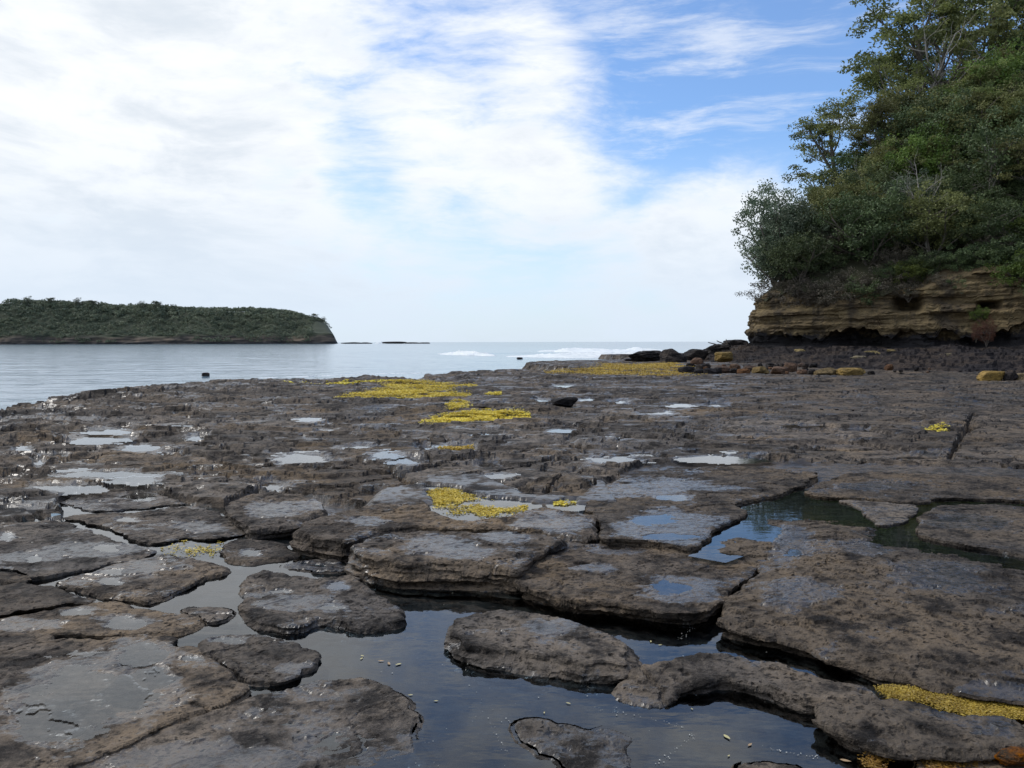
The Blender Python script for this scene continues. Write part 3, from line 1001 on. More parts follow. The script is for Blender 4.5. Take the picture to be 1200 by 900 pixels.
foam([(508, 414.5), (535, 415.2), (560, 416.2), (578, 417.0)], 6.5, 'white crest of the breaking swell off the platform', h=.9, seed=1, dens=-.15)
foam([(590, 418), (650, 418.5), (700, 418.5), (760, 417.5), (820, 416)], 8.0, 'line of whitewater washing along the outer reef', h=.95, seed=2, dens=-.3)
foam([(630, 412.0), (700, 412.5), (790, 412.2)], 11, 'far band of whitewater beyond the reef', h=1.2, seed=3, dens=-.2)
foam([(300, 442.5), (380, 440), (440, 437.8), (500, 436.5)], .5, 'thin wash of foam along the platform edge', h=.05, seed=4, dens=.05)
foam([(610, 431), (660, 432), (700, 434)], .5, 'wash of foam in the inlet beside the yellow weed', h=.04, seed=5, dens=.05)
foam([(60, 401.9), (180, 401.9), (300, 402.0), (400, 402.2)], 2.5, 'white surf line at the foot of the far headland', h=1.2, seed=6, dens=.25)
foam([(440, 402.3), (452, 402.3)], 6, 'burst of spray over the far reef rocks', h=4.0, seed=7, dens=-.2)
foam([(493, 402.3), (505, 402.3)], 6, 'low wave breaking at the end of the far reef', h=2.0, seed=8, dens=-.2)


# ------------------------------------------------------------------ far headland
def leaf_material(name, c1, c2, trans=.2, rough=.55):
    m, q, out = new_mat(name)
    oi = q.n('ShaderNodeObjectInfo')
    at = q.n('ShaderNodeAttribute')
    at.attribute_name = 'tint'
    c = q.mix(at.outputs['Fac'], c1, c2)
    hsv = q.n('ShaderNodeHueSaturation')
    q.set(hsv.inputs['Hue'], q.math('ADD', 0.485, q.math('MULTIPLY', oi.outputs['Random'], 0.03)))
    q.set(hsv.inputs['Value'], q.math('ADD', 0.75, q.math('MULTIPLY', oi.outputs['Random'], 0.5)))
    q.set(hsv.inputs['Color'], c)
    b = prin(q, **{'Base Color': hsv.outputs[0], 'Roughness': rough, 'Specular IOR Level': .35})
    tr = q.n('ShaderNodeBsdfTranslucent')
    q.set(tr.inputs[0], hsv.outputs[0])
    mx = q.n('ShaderNodeMixShader')
    mx.inputs[0].default_value = trans
    q.t.links.new(b.outputs[0], mx.inputs[1])
    q.t.links.new(tr.outputs[0], mx.inputs[2])
    q.t.links.new(mx.outputs[0], out.inputs[0])
    return m


M_FAR_LEAF = leaf_material('headland_scrub', (0.070, 0.088, 0.058), (0.185, 0.20, 0.125), .15)  # paler, greyed green: distance haze put into the leaf colour
HY = 900.0
hp = np.array([(-700, 352), (-300, 350), (-100, 351), (0, 351), (60, 352), (100, 354), (140, 357), (185, 357), (230, 361), (300, 361), (330, 362), (352, 366), (372, 371), (384, 376), (391, 388), (396, 401)], float)


def head_h(x, v=0.0):
    px = 600 + x / (HY + v) * FPX
    return (401.5 - np.interp(px, hp[:, 0], hp[:, 1])) / FPX * (HY + 60) - 1.5


def headland_z(x, v):
    """v = metres behind the waterline"""
    H = head_h(x, v)
    cl = np.minimum(H, (12 + 7 * fbm(x * .02, 0 * x, 1, 3)))
    z = cl * sstep(v, 0, 9) + np.clip(H - cl, 0, None) * sstep(v, 5, 75)
    return z + 1.3 * fbm(x * .06, v * .06, 3, 4) * sstep(v, 0, 8)


def build_headland():
    x = np.linspace(-1200, -184, 420)
    v = np.concatenate([np.linspace(-3, 14, 36), np.linspace(16, 260, 60)])
    X, Vv = np.meshgrid(x, v)
    shore = 14 * fbm(X * .012, 0 * X, 8, 3)
    Z = headland_z(X, Vv) + SEA_Z - 1.2
    Yy = HY + shore + Vv + .0 * X
    # cliff ledges
    rock = (1 - sstep(Vv, 9, 16))
    Yy = Yy + rock * (2.2 * perlin(X * .05, 0 * X, Z * .35) + 1.2 * fbm(X * .2, 0 * X, Z * .5, 3))
    i = np.arange(X.size).reshape(X.shape)
    F = np.stack([i[:-1, :-1], i[:-1, 1:], i[1:, 1:], i[1:, :-1]], -1).reshape(-1, 4)
    m, q, out = new_mat('headland_rock')
    pos = q.n('ShaderNodeNewGeometry').outputs['Position']
    sp = q.n('ShaderNodeSeparateXYZ')
    q.set(sp.inputs[0], pos)
    n = q.noise(q.mapping(pos, (0.05, 0.05, 0.5)), 1.0, 6, .6)
    n2_ = q.noise(pos, .03, 4, .6)
    c = q.mix(q.smooth(n, .35, .65), (0.035, 0.031, 0.027), (0.105, 0.082, 0.062))
    c = q.mix(q.smooth(n2_, .5, .66), c, (0.15, 0.112, 0.08))
    c = q.mix(q.smooth(q.math('ADD', sp.outputs[2], q.math('MULTIPLY', n2_, 14.0)), 13.0, 19.0), c, (0.036, 0.046, 0.025))
    c = q.mix(q.smooth(sp.outputs[2], 3.5, 1.0), c, (0.022, 0.022, 0.022))
    b = prin(q, **{'Base Color': c, 'Roughness': .9})
    q.t.links.new(b.outputs[0], out.inputs[0])
    link('headland', mesh('headland', np.stack([X.ravel(), Yy.ravel(), Z.ravel()], 1), F, m), kind='structure',
         label='low bush-covered headland across the bay', cat='headland')
    # canopy: tree and shrub crowns over everything but the barest cliff faces
    r = np.random.RandomState(3)
    n = 3800
    xs = r.uniform(-640, -188, n)
    vs = 3 + 105 * r.rand(n) ** 1.35
    bare = fbm(xs * .018, vs * .12, 5.5, 4)
    hh = head_h(xs, vs)
    ppx_ = 600 + xs / (HY + vs) * FPX
    k = (hh > 5) & ~((vs < 10) & (bare > .10)) & ~((ppx_ > 366) & (vs < 40 + 3 * (ppx_ - 366))) & (ppx_ < 388)
    xs, vs = xs[k], vs[k]
    n = len(xs)
    zs = headland_z(xs, vs) + SEA_Z - 1.2
    ys = HY + 14 * fbm(xs * .012, 0 * xs, 8, 3) + vs
    big = sstep(vs, 20, 60) * (1 - sstep(xs, -330, -230))
    rad = (1.6 + 2.2 * r.rand(n) ** 1.5) * (1 + .55 * big)
    m_ = 62
    c = np.repeat(np.stack([xs, ys, zs], 1), m_, 0)
    sz = np.repeat(rad, m_)
    o = r.normal(size=(n * m_, 3))
    o /= np.linalg.norm(o, axis=1)[:, None]
    o *= (.72 + .36 * r.rand(n * m_, 1))
    o[:, 2] = np.abs(o[:, 2]) * .85 + .15
    c = c + o * sz[:, None] + np.array([0, 0, 1.0]) * np.repeat(1.6 * big * r.rand(n), m_)[:, None]
    V, F = leaf_cards(c, sz * .34, sz * .24, r)
    tint = np.clip(.45 + .35 * fbm(xs * .025, vs * .03, 9.5, 4) + r.normal(0, .26, n), 0, 1)
    link('headland_scrub', mesh('headland_scrub', V, F, M_FAR_LEAF, False, {'tint': np.repeat(np.repeat(tint, m_), 4)}), kind='stuff',
         label='dense green canopy covering the far headland', cat='scrub')


def leaf_cards(c, ln, wd_, r, fz=1.0):
    """one folded rhombus per leaf centre"""
    n = len(c)
    a = r.normal(size=(n, 3))
    a /= np.linalg.norm(a, axis=1)[:, None]
    b = np.cross(a, r.normal(size=(n, 3)))
    a[:, 2] *= fz
    b[:, 2] *= fz
    b /= np.linalg.norm(b, axis=1)[:, None] + 1e-9
    ln = np.broadcast_to(ln, n)[:, None]
    wd_ = np.broadcast_to(wd_, n)[:, None]
    V = np.stack([c - a * ln * .5, c + b * wd_ * .5, c + a * ln * .5, c - b * wd_ * .5], 1).reshape(-1, 3)
    return V, np.arange(4 * n).reshape(n, 4)


build_headland()


# ------------------------------------------------------------------ cliff, apron and hillside on the right, carried on unseen behind the camera
CL = chaikin(np.array([(60, 130), (34, 92), (22.5, 68), (18.0, 58.5), (18.6, 54.5), (22, 52), (27, 49), (35, 45), (48, 38), (56, 22), (56, -5), (45, -32), (15, -48), (-40, -58)], float), 3, False)  # its unseen end, round behind the camera, is added to block sky light
_seg = np.r_[0, np.cumsum(np.hypot(*np.diff(CL, axis=0).T))]
HILL_POLY = [tuple(p) for p in CL] + [(-40, -140), (160, -140), (160, 160), (60, 160)]


def hill_z(x, y):
    x, y = np.atleast_1d(x).astype(float), np.atleast_1d(y).astype(float)
    d = poly_sdf(x, y, HILL_POLY)
    return 4.6 + 0.85 * np.clip(d, -1, 26) + .25 * np.clip(d - 26, 0, 60) + .8 * fbm(x * .15, y * .15, 2, 3) * sstep(d, 0, 3)


def cliff_material():
    m, q, out = new_mat('sandstone_cliff')
    pos = q.n('ShaderNodeNewGeometry').outputs['Position']
    sp = q.n('ShaderNodeSeparateXYZ')
    q.set(sp.inputs[0], pos)
    wv = q.noise(q.mapping(pos, (0.35, 0.35, 2.2)), 1.0, 7, .66)
    st = q.noise(q.mapping(pos, (0.9, 0.9, 0.12)), 1.0, 5, .6)
    fi = q.noise(pos, 3.5, 6, .65)
    c = q.mix(q.smooth(wv, .35, .65), (0.085, 0.062, 0.036), (0.20, 0.15, 0.078))
    c = q.mix(q.math('MULTIPLY', q.smooth(st, .50, .64), .8), c, (0.045, 0.036, 0.028))
    c = q.mix(q.math('MULTIPLY', q.smooth(fi, .52, .7), .6), c, (0.06, 0.052, 0.035))
    # the dark bed under the sandstone
    zz = q.math('ADD', q.math('ADD', sp.outputs[2], q.math('MULTIPLY', fi, 1.2)), q.math('MULTIPLY', q.math('SUBTRACT', q.noise(pos, .33, 4, .6), .5), 2.6))
    c = q.mix(q.smooth(zz, 2.85, 2.45), c, (0.020, 0.019, 0.021))
    h = q.math('ADD', q.math('MULTIPLY', wv, .6), q.math('MULTIPLY', fi, .5))
    b = prin(q, **{'Base Color': c, 'Roughness': .88, 'Normal': bump(q, h, .9, .16), 'Specular IOR Level': .25})
    q.t.links.new(b.outputs[0], out.inputs[0])
    return m


M_CLIFF = cliff_material()


def build_cliff():
    ns = 620
    t = np.linspace(0, _seg[-1], 4000)
    # denser where the camera looks
    cxx, cyy = np.interp(t, _seg, CL[:, 0]), np.interp(t, _seg, CL[:, 1])
    wgt = 1.0 * np.where((cyy > 70) | (cxx > 45) | (cyy < 36), .12, 1)
    cw = np.cumsum(wgt)
    ts = np.interp(np.linspace(cw[0], cw[-1], ns), cw, t)
    cx, cy = np.interp(ts, _seg, CL[:, 0]), np.interp(ts, _seg, CL[:, 1])
    tx, ty = np.gradient(cx), np.gradient(cy)
    ln = np.hypot(tx, ty)
    nx, ny = ty / ln, -tx / ln               # outward: towards the camera / sea
    k = np.ones(9) / 9
    px = 600 + FPX * cx / np.maximum(cy, 5)
    back = sstep(cy, 50.5, 55)
    # cave depth along the cliff
    cave = .05 + 1.9 * np.clip(fbm(ts * .30, 0 * ts, 4, 5, 2.1, .6) - .02, 0, 1) + 1.9 * np.exp(-((px - 1015) / 34) ** 2) + 1.0 * np.exp(-((px - 930) / 18) ** 2) + .7 * np.exp(-((px - 1150) / 40) ** 2)
    cave = cave * (1 - .6 * back)
    AW = 15.0 - 10.0 * back
    rows = []

    def row(off, z):
        rows.append((np.broadcast_to(off, ns).copy(), np.broadcast_to(z, ns).copy()))
    for q in np.linspace(0, 1, 80):
        row(AW * (1 - q) + .2, -.25 + 1.4 * q ** .6)
    napr = len(rows) - 1
    lip = 2.1 + 1.0 * fbm(ts * .22, 0 * ts, 9, 4) + .85 * fbm(ts * .75, 0 * ts, 19, 4, 2.1, .6)
    for q in np.linspace(0.06, 1, 14):
        row(.2 - cave * math.sin(q * math.pi * .5), 1.15 + .25 * q)
    for q in np.linspace(0.1, 1, 12):
        row(.2 - cave + (cave + .15) * sstep(np.array(q), .5, 1.0), 1.4 + (lip - 1.4) * (1 - (1 - q) ** 2))
    top = 4.7 + .5 * fbm(ts * .2, 0 * ts, 12, 3) + 1.3 * sstep(px, 1040, 1180)
    for q in np.linspace(.02, 1, 64):
        row(.35 - .55 * q ** 3, lip + (top - lip) * q)
    for q in (0.4, 1.0, 1.8):
        row(-.2 - q, top + .55 * q)
    O = np.array([r[0] for r in rows])
    Z = np.array([r[1] for r in rows])
    nr = len(rows)
    X0 = cx[None] + nx[None] * O
    Y0 = cy[None] + ny[None] * O
    # strata
    face = np.zeros(nr)
    face[napr + 1:] = 1
    fa = face[:, None]
    S = np.broadcast_to(ts[None], X0.shape)
    led = .22 * np.clip(perlin(S * .22, 0 * S, Z * 2.2), -.4, .4) + .10 * perlin(S * .7, 0 * S, Z * 6.0) + .55 * fbm(S * .30, 0 * S, Z * .45, 4) + .14 * fbm(S * 1.6, 0 * S, Z * 2.6, 5, 2.1, .6)
    # beds broken into blocks by vertical joints
    zw = Z + .12 * fbm(S * .4, 0 * S, 5, 3)
    bed = np.floor(zw / .48)
    hs = lambda a, b: np.modf(np.abs(np.sin(a * 12.9898 + b * 78.233) * 43758.5453))[0]
    jn = np.floor((S + 4 * hs(bed, 1) + .25 * fbm(S * 1.5, 0 * S, Z * 1.5, 2)) / (1.1 + 1.3 * hs(bed, 2)))
    led = led + .34 * (hs(bed, jn) - .5) + .22 * (hs(bed, 7.0) - .5)
    # wide hollows in the sandstone face
    for pxx, zc, wx, wz, dep in ((1062, 3.95, 15, .48, 2.2), (1158, 3.75, 12, .22, 1.8), (905, 3.0, 10, .3, .3)):
        led = led - dep * np.exp(-(((px[None] - pxx) / wx) ** 4) - ((Z - zc) / wz) ** 4)
    apr = (.5 + .35 * np.linspace(0, 1, nr)[:, None]) * fbm(X0 * .42, Y0 * .7, 6, 6, 2.1, .6)
    Za = terrace(Z + apr + .3, .17, .96, .9) - .3 + .05 * fbm(X0 * 1.4, Y0 * 1.9, 7, 4)
    Z2 = np.where(fa > 0, Z + .05 * fbm(S * 1.5, 0 * S, Z * 2, 3), Za)
    bl = np.clip((np.arange(nr) - napr + 8) / 8.0, 0, 1)[:, None]
    Z2 = np.where(fa > 0, Z2, Za * (1 - bl) + (Z + .3 * apr) * bl)
    X = X0 + nx[None] * led * fa
    Y = Y0 + ny[None] * led * fa
    i = np.arange(X.size).reshape(X.shape)
    F = np.stack([i[:-1, :-1], i[:-1, 1:], i[1:, 1:], i[1:, :-1]], -1)
    V = np.stack([X.ravel(), Y.ravel(), Z2.ravel()], 1)
    # orientation test: normals should face outward/up
    f = F[20, 300]
    if np.cross(V[f[1]] - V[f[0]], V[f[2]] - V[f[0]])[2] < 0:
        F = F[..., ::-1]
    fa_ = F[:napr].reshape(-1, 4)
    fc_ = F[napr:].reshape(-1, 4)
    v, f, _ = compact(V, fa_)
    link('rock_apron', mesh('rock_apron', v, f, M_ROCK_BLACK, False, {'wet': np.zeros(len(v))}), kind='structure', label='black rock apron stepping up to the cliff foot', cat='rock')
    v, f, _ = compact(V, fc_)
    link('cliff', mesh('cliff', v, f, M_CLIFF, False), kind='structure', label='layered sandstone cliff with dark undercut hollows', cat='cliff')
    # hillside above
    gx, gy = np.meshgrid(np.linspace(-40, 110, 230), np.linspace(-110, 130, 330))
    gz = hill_z(gx.ravel(), gy.ravel())
    dd = poly_sdf(gx.ravel(), gy.ravel(), HILL_POLY)
    i = np.arange(gx.size).reshape(gx.shape)
    F = np.stack([i[:-1, :-1], i[:-1, 1:], i[1:, 1:], i[1:, :-1]], -1).reshape(-1, 4)
    F = F[(dd[F] > -.25).all(1)]
    V = np.stack([gx.ravel(), gy.ravel(), gz], 1)
    v, f, _ = compact(V, F)
    m, q, out = new_mat('leaf_litter_soil')
    n = q.noise(q.n('ShaderNodeNewGeometry').outputs['Position'], 1.2, 6, .65)
    b = prin(q, **{'Base Color': q.mix(n, (0.022, 0.024, 0.012), (0.06, 0.06, 0.03)), 'Roughness': 1.0})
    q.t.links.new(b.outputs[0], out.inputs[0])
    link('hillside', mesh('hillside', v, f, m), kind='structure', label='steep wooded hillside above the cliff', cat='hillside')


build_cliff()

# ------------------------------------------------------------------ trees and shrubs
def bark_material():
    m, q, out = new_mat('bark')
    n = q.noise(q.mapping(q.n('ShaderNodeNewGeometry').outputs['Position'], (3, 3, .7)), 2.0, 5, .6)
    b = prin(q, **{'Base Color': q.mix(n, (0.045, 0.036, 0.028), (0.20, 0.175, 0.145)), 'Roughness': .85})
    q.t.links.new(b.outputs[0], out.inputs[0])
    return m


M_BARK = bark_material()
M_GUM = leaf_material('gum_leaf', (0.084, 0.110, 0.039), (0.259, 0.289, 0.091), .35)
M_GREY = leaf_material('banksia_leaf', (0.062, 0.094, 0.056), (0.188, 0.231, 0.150), .22, .42)
M_DARK = leaf_material('dark_leaf', (0.045, 0.070, 0.030), (0.140, 0.190, 0.077), .22)
M_LIME = leaf_material('bright_leaf', (0.060, 0.098, 0.020), (0.170, 0.225, 0.050), .36)
M_OLIVE = leaf_material('olive_leaf', (0.099, 0.110, 0.039), (0.265, 0.275, 0.099), .3)
M_TWIG = leaf_material('dry_twig_leaf', (0.060, 0.052, 0.038), (0.150, 0.130, 0.098), .15)
M_RED = leaf_material('red_leaf', (0.060, 0.022, 0.016), (0.110, 0.040, 0.028), .15)


def tube(pts, rad, sides=6):
    pts = np.asarray(pts, float)
    n = len(pts)
    T = np.gradient(pts, axis=0)
    T /= np.linalg.norm(T, axis=1)[:, None] + 1e-9
    ref = np.array([.31, .77, .1])
    A = np.cross(T, ref)
    A /= np.linalg.norm(A, axis=1)[:, None] + 1e-9
    B = np.cross(T, A)
    th = np.linspace(0, 2 * np.pi, sides, endpoint=False)
    V = pts[:, None] + np.asarray(rad)[:, None, None] * (A[:, None] * np.cos(th)[None, :, None] + B[:, None] * np.sin(th)[None, :, None])
    i = np.arange(n * sides).reshape(n, sides)
    j = np.roll(i, -1, 1)
    F = np.stack([i[:-1], j[:-1], j[1:], i[1:]], -1).reshape(-1, 4)
    return V.reshape(-1, 3), F


def joinvf(parts):
    V, F, o = [], [], 0
    for v, f in parts:
        V.append(v)
        F.append(f + o)
        o += len(v)
    return np.concatenate(V), np.concatenate(F)


def limb(p, d, L, r, rnd, bend=.35, up=.0, n=7):
    pts = [np.array(p, float)]
    d = np.array(d, float)
    d /= np.linalg.norm(d)
    for k in range(n):
        d = d + rnd.normal(size=3) * bend / n ** .5 * .6 + np.array([0, 0, up / n])
        d /= np.linalg.norm(d)
        pts.append(pts[-1] + d * L / n)
    return np.array(pts), d, np.linspace(r, r * .45, n + 1)


def leaf_clusters(C, rad, nl, leaf, flat, rnd):
    C = np.asarray(C)
    n = len(C)
    rad = np.broadcast_to(rad, n)
    c = np.repeat(C, nl, 0)
    rr = np.repeat(rad, nl)[:, None]
    o = rnd.normal(size=(n * nl, 3))
    o /= np.linalg.norm(o, axis=1)[:, None]
    o *= rnd.rand(n * nl, 1) ** .45
    c = c + o * rr * (1, 1, flat)
    V, F = leaf_cards(c, leaf * (.7 + .6 * rnd.rand(len(c))), leaf * .5, rnd)
    t = np.repeat(np.clip(rnd.normal(.48, .30, n), 0, 1), nl) + rnd.normal(0, .14, n * nl)
    return V, F, np.repeat(np.clip(t, 0, 1), 4)


def gum_proto(seed, h=11.0, spread=4.2, lean=(0, 0), first=.38, nl=120, bare=0, cr=.80, nlimb=9):
    rnd = np.random.RandomState(seed)
    wood, tips = [], []
    tp, td, tr = limb((0, 0, -.6), (lean[0], lean[1], 1), h * .80, h * .019, rnd, .25, .2, 10)
    wood.append(tube(tp, tr, 7))
    for k in range(nlimb):
        f = first + (1 - first) * (k + rnd.rand() * .7) / nlimb
        i = min(len(tp) - 1, int(f * (len(tp) - 1)))
        az = k * 2.4 + rnd.rand() * .8
        el = .35 + .55 * f + rnd.normal() * .1
        L = spread * (1.15 - .5 * f) * (.8 + .4 * rnd.rand())
        d = (math.cos(az) * math.cos(el), math.sin(az) * math.cos(el), math.sin(el))
        p1, d1, r1 = limb(tp[i], d, L, tr[i] * .6, rnd, .5, .25, 7)
        wood.append(tube(p1, r1, 5))
        isbare = k < bare
        for s in range(6):
            j = 2 + s if 2 + s < len(p1) else len(p1) - 1
            d2 = d1 + rnd.normal(size=3) * .75
            d2[2] = abs(d2[2]) * .55 + .12
            p2, dd, r2 = limb(p1[j], d2, L * .48 * (.7 + .5 * rnd.rand()), r1[j] * .6, rnd, .5, .2, 5)
            wood.append(tube(p2, r2, 4))
            for w in range(2):
                d3 = dd + rnd.normal(size=3) * .8
                d3[2] = abs(d3[2]) * .5
                p3, _, r3 = limb(p2[2 + w], d3, L * .20, r2[2 + w] * .6, rnd, .4, .1, 3)
                wood.append(tube(p3, r3, 3))
                if not isbare:
                    tips.append(p3[-1])
                    if rnd.rand() < .35:
                        tips.append(p2[-1] + rnd.normal(size=3) * .3)
    wv, wf = joinvf(wood)
    lv, lf, lt = leaf_clusters(tips, cr * (.5 + .7 * rnd.rand(len(tips))), nl, .20, .42, rnd)
    top = max(lv[:, 2].max(), wv[:, 2].max())
    return wv, wf, lv, lf, lt, top


def bush_proto(seed, h=6.0, w=2.6, nc=130, nl=110, cr=.55, leaf=.22, low=.12, flat=.8):
    rnd = np.random.RandomState(seed)
    wood, tips = [], []
    for s in range(5):
        az = s * 1.26 + rnd.rand()
        p, d, r = limb((0, 0, -.5), (math.cos(az) * .5, math.sin(az) * .5, 1), h * .75, h * .016, rnd, .5, .1, 8)
        wood.append(tube(p, r, 5))
        for k in range(6):
            a2 = rnd.rand() * 6.28
            p2, _, r2 = limb(p[2 + k % 6], (math.cos(a2), math.sin(a2), .55), w * .75, r[2 + k % 6] * .6, rnd, .5, .2, 5)
            wood.append(tube(p2, r2, 4))
            tips.append(p2[-1])
    while len(tips) < nc:
        v = rnd.normal(size=3)
        v /= np.linalg.norm(v)
        q = rnd.rand() ** .42
        lump = 1 + .28 * float(perlin(v[0] * 1.8 + seed, v[1] * 1.8, v[2] * 1.8)) * 1.5
        p = np.array([v[0] * w * q * lump, v[1] * w * q * lump, h * (.5 + low * .5) + v[2] * h * (.5 - low * .5) * q * lump])
        tips.append(p)
    wv, wf = joinvf(wood)
    tips = np.array(tips)
    lv, lf, lt = leaf_clusters(tips, cr * (.6 + .7 * rnd.rand(len(tips))), nl, leaf, flat, rnd)
    return wv, wf, lv, lf, lt, lv[:, 2].max()


PROTO = {}


def proto(key, data, mat):
    wv, wf, lv, lf, lt, top = data
    PROTO[key] = (mesh(key + '_trunk', wv, wf, M_BARK), mesh(key + '_crown', lv, lf, mat, False, {'tint': lt}), top)


proto('gum_a', gum_proto(1, 12, 4.6, (-.18, 0), .40, 80), M_GUM)
proto('gum_b', gum_proto(2, 13, 4.4, (-.08, .1), .45, 80, bare=2), M_GUM)
proto('gum_c', gum_proto(7, 10, 4.0, (.10, -.1), .32, 85), M_OLIVE)
wv_, wf_ = gum_proto(15, 10, 4.6, (-.25, 0), .35, 2)[:2]
PROTO['dead'] = (mesh('dead_trunk', wv_, wf_, None), None, float(wv_[:, 2].max()))
m_, q_, o_ = new_mat('bleached_wood')
n_ = q_.noise(q_.n('ShaderNodeNewGeometry').outputs['Position'], 4.0, 5, .6)
b_ = prin(q_, **{'Base Color': q_.mix(n_, (0.22, 0.20, 0.175), (0.42, 0.39, 0.35)), 'Roughness': .8})
q_.t.links.new(b_.outputs[0], o_.inputs[0])
PROTO['dead'][0].materials.append(m_)
proto('bush_a', bush_proto(4, 8, 2.9, 260, 62, .70, .23, low=.02), M_GREY)
proto('bush_b', bush_proto(5, 7, 3.2, 260, 62, .70, .20, low=.02), M_DARK)
proto('bush_c', bush_proto(6, 6, 2.8, 240, 62, .62, .20, low=.02), M_LIME)
proto('shrub_a', bush_proto(8, 3.0, 1.9, 90, 70, .45, .16, low=-.1), M_DARK)
proto('shrub_d', bush_proto(9, 3.2, 1.8, 80, 60, .48, .14, low=-.1), M_TWIG)


def plant(key, px, py_top, y, label, name, cat, mat=None, wfac=1.0, group=None, rot=None, x=None, z=None, hfix=None):
    X = (px - 600) / FPX * y if x is None else x
    zb = float(hill_z(X, y)[0]) if z is None else z
    tr, cr, top = PROTO[key]
    Ht = CAM_Z + (401 - py_top) * y / FPX - zb if hfix is None else hfix
    s = Ht / top
    o = link(name, None, label=label, cat=cat, group=group, loc=(X, y, zb - .1))
    o.empty_display_size = .3
    o.rotation_euler.z = (px * 1.7 + y * .9) if rot is None else rot
    o.scale = (s * wfac, s * wfac, s)
    link('trunk', tr, o)
    if cr is None:
        return o
    c = link('crown', cr, o)
    if mat is not None:
        c.material_slots[0].link = 'OBJECT'
        c.material_slots[0].material = mat
    return o


T = 'tree'
# skyline
plant('bush_a', 908, 208, 58.5, 'grey-green bushy tree overhanging the seaward end of the cliff', 'banksia_tree', T, wfac=.9)
plant('bush_a', 925, 232, 57.0, 'leafy grey-green tree just inland of the cliff-end tree', 'banksia_tree', T, rot=2.0)
plant('bush_a', 914, 258, 56.5, 'low spreading grey-green tree at the cliff corner', 'banksia_tree', T, rot=4.1, wfac=1.0)
plant('gum_a', 985, 112, 63, 'umbrella-shaped gum leaning out towards the sea', 'gum_tree', T, rot=.2, wfac=1.1)
plant('gum_b', 1040, 78, 66, 'open-crowned gum with thin branches above the umbrella gum', 'gum_tree', T, rot=1.1, wfac=1.0)
plant('gum_b', 1085, 18, 68, 'tall gum with bare dead twigs at its seaward side', 'gum_tree', T, rot=3.0, wfac=1.05)
plant('gum_a', 1130, -40, 70, 'tallest gum on the crest of the hillside', 'gum_tree', T, rot=2.6, wfac=1.0)
plant('gum_c', 1185, -60, 66, 'broad olive gum beside the tallest gum on the crest', 'gum_tree', T, rot=.8)
plant('gum_b', 1075, -15, 67, 'lacy gum reaching over the shoulder of the hillside', 'gum_tree', T, rot=4.4, wfac=1.2)
plant('gum_b', 1240, -90, 68, 'gum on the hill crest past the broad olive gum', 'gum_tree', T, rot=5.1)
plant('gum_c', 1045, 120, 60, 'rusty olive gum in front of the open-crowned gums', 'gum_tree', T, rot=4.0)
plant('gum_c', 950, 215, 60, 'slender gum behind the grey-green cliff-end trees', 'gum_tree', T, rot=1.9, wfac=.7)
plant('dead', 1048, 5, 66.5, 'bare dead gum with twisted twigs against the sky', 'dead_tree', T, rot=2.2, wfac=.8)
plant('dead', 1085, 175, 52.5, 'bleached dead tree leaning out of the thicket', 'dead_tree', T, rot=.3, wfac=.8)
plant('dead', 1150, 145, 53.0, 'pale dead tree standing in front of the dark thicket', 'dead_tree', T, rot=1.3, wfac=.6)
plant('dead', 1010, 165, 58.5, 'pale bare branches between the umbrella gum and the thicket', 'dead_tree', T, rot=3.9, wfac=.8)
# middle slope
plant('bush_c', 1155, 62, 60, 'bright green leafy tree high on the slope', 'leafy_tree', T, wfac=.95)
plant('bush_c', 1072, 150, 57, 'lime green tree in the middle of the slope', 'leafy_tree', T, rot=1.0)
plant('bush_b', 1125, 100, 58, 'olive green tree with a domed crown below the bright green tree', 'bushy_tree', T, mat=M_OLIVE)
plant('bush_b', 1190, 95, 57, 'olive tree with a wide crown at the slope edge of the wood', 'bushy_tree', T, mat=M_OLIVE, rot=2.2)
plant('gum_c', 1110, 160, 55, 'thin gum with a pale trunk over the dark thicket', 'gum_tree', T, rot=3.3, wfac=.8)
plant('gum_c', 1165, 165, 54, 'loose-crowned gum hanging over the cliff thicket', 'gum_tree', T, rot=5.0, wfac=.9)
plant('bush_b', 1020, 190, 57, 'dark dense tree under the rusty olive gum', 'bushy_tree', T, rot=.5)
plant('bush_b', 985, 215, 57, 'dark green rounded tree behind the brown scrub', 'bushy_tree', T, rot=1.5)
plant('bush_b', 1060, 205, 55, 'very dark tree below the lime green tree', 'bushy_tree', T, rot=2.5)
plant('bush_b', 1105, 215, 54, 'dark tree in the middle of the thicket', 'bushy_tree', T, rot=3.5)
plant('bush_b', 1150, 215, 53, 'dark tree above the sandstone ledge', 'bushy_tree', T, rot=4.5)
plant('bush_b', 1200, 200, 52, 'dark tree above the bright green cliff-top shrub', 'bushy_tree', T, rot=5.5)
plant('bush_a', 955, 262, 56, 'smoky green tree over the brown scrub', 'bushy_tree', T, mat=M_GREY, rot=.9)
plant('bush_a', 1000, 240, 54.5, 'grey-green tree in the front row of the thicket', 'bushy_tree', T, mat=M_GREY, rot=3.9)
rw = np.random.RandomState(12)
KINDS = [('bush_b', None, 'dark green bushy tree massed in the hillside wood', 'dark trees of the hillside wood'),
         ('bush_b', M_OLIVE, 'olive green bushy tree massed in the hillside wood', 'olive trees of the hillside wood'),
         ('bush_a', M_GREY, 'smoky grey-green tree massed in the hillside wood', 'grey-green trees of the hillside wood'),
         ('gum_c', None, 'small olive gum rising out of the hillside wood', 'olive gums of the hillside wood'),
         ('gum_a', None, 'leaning gum rising out of the hillside wood', 'leaning gums of the hillside wood')]
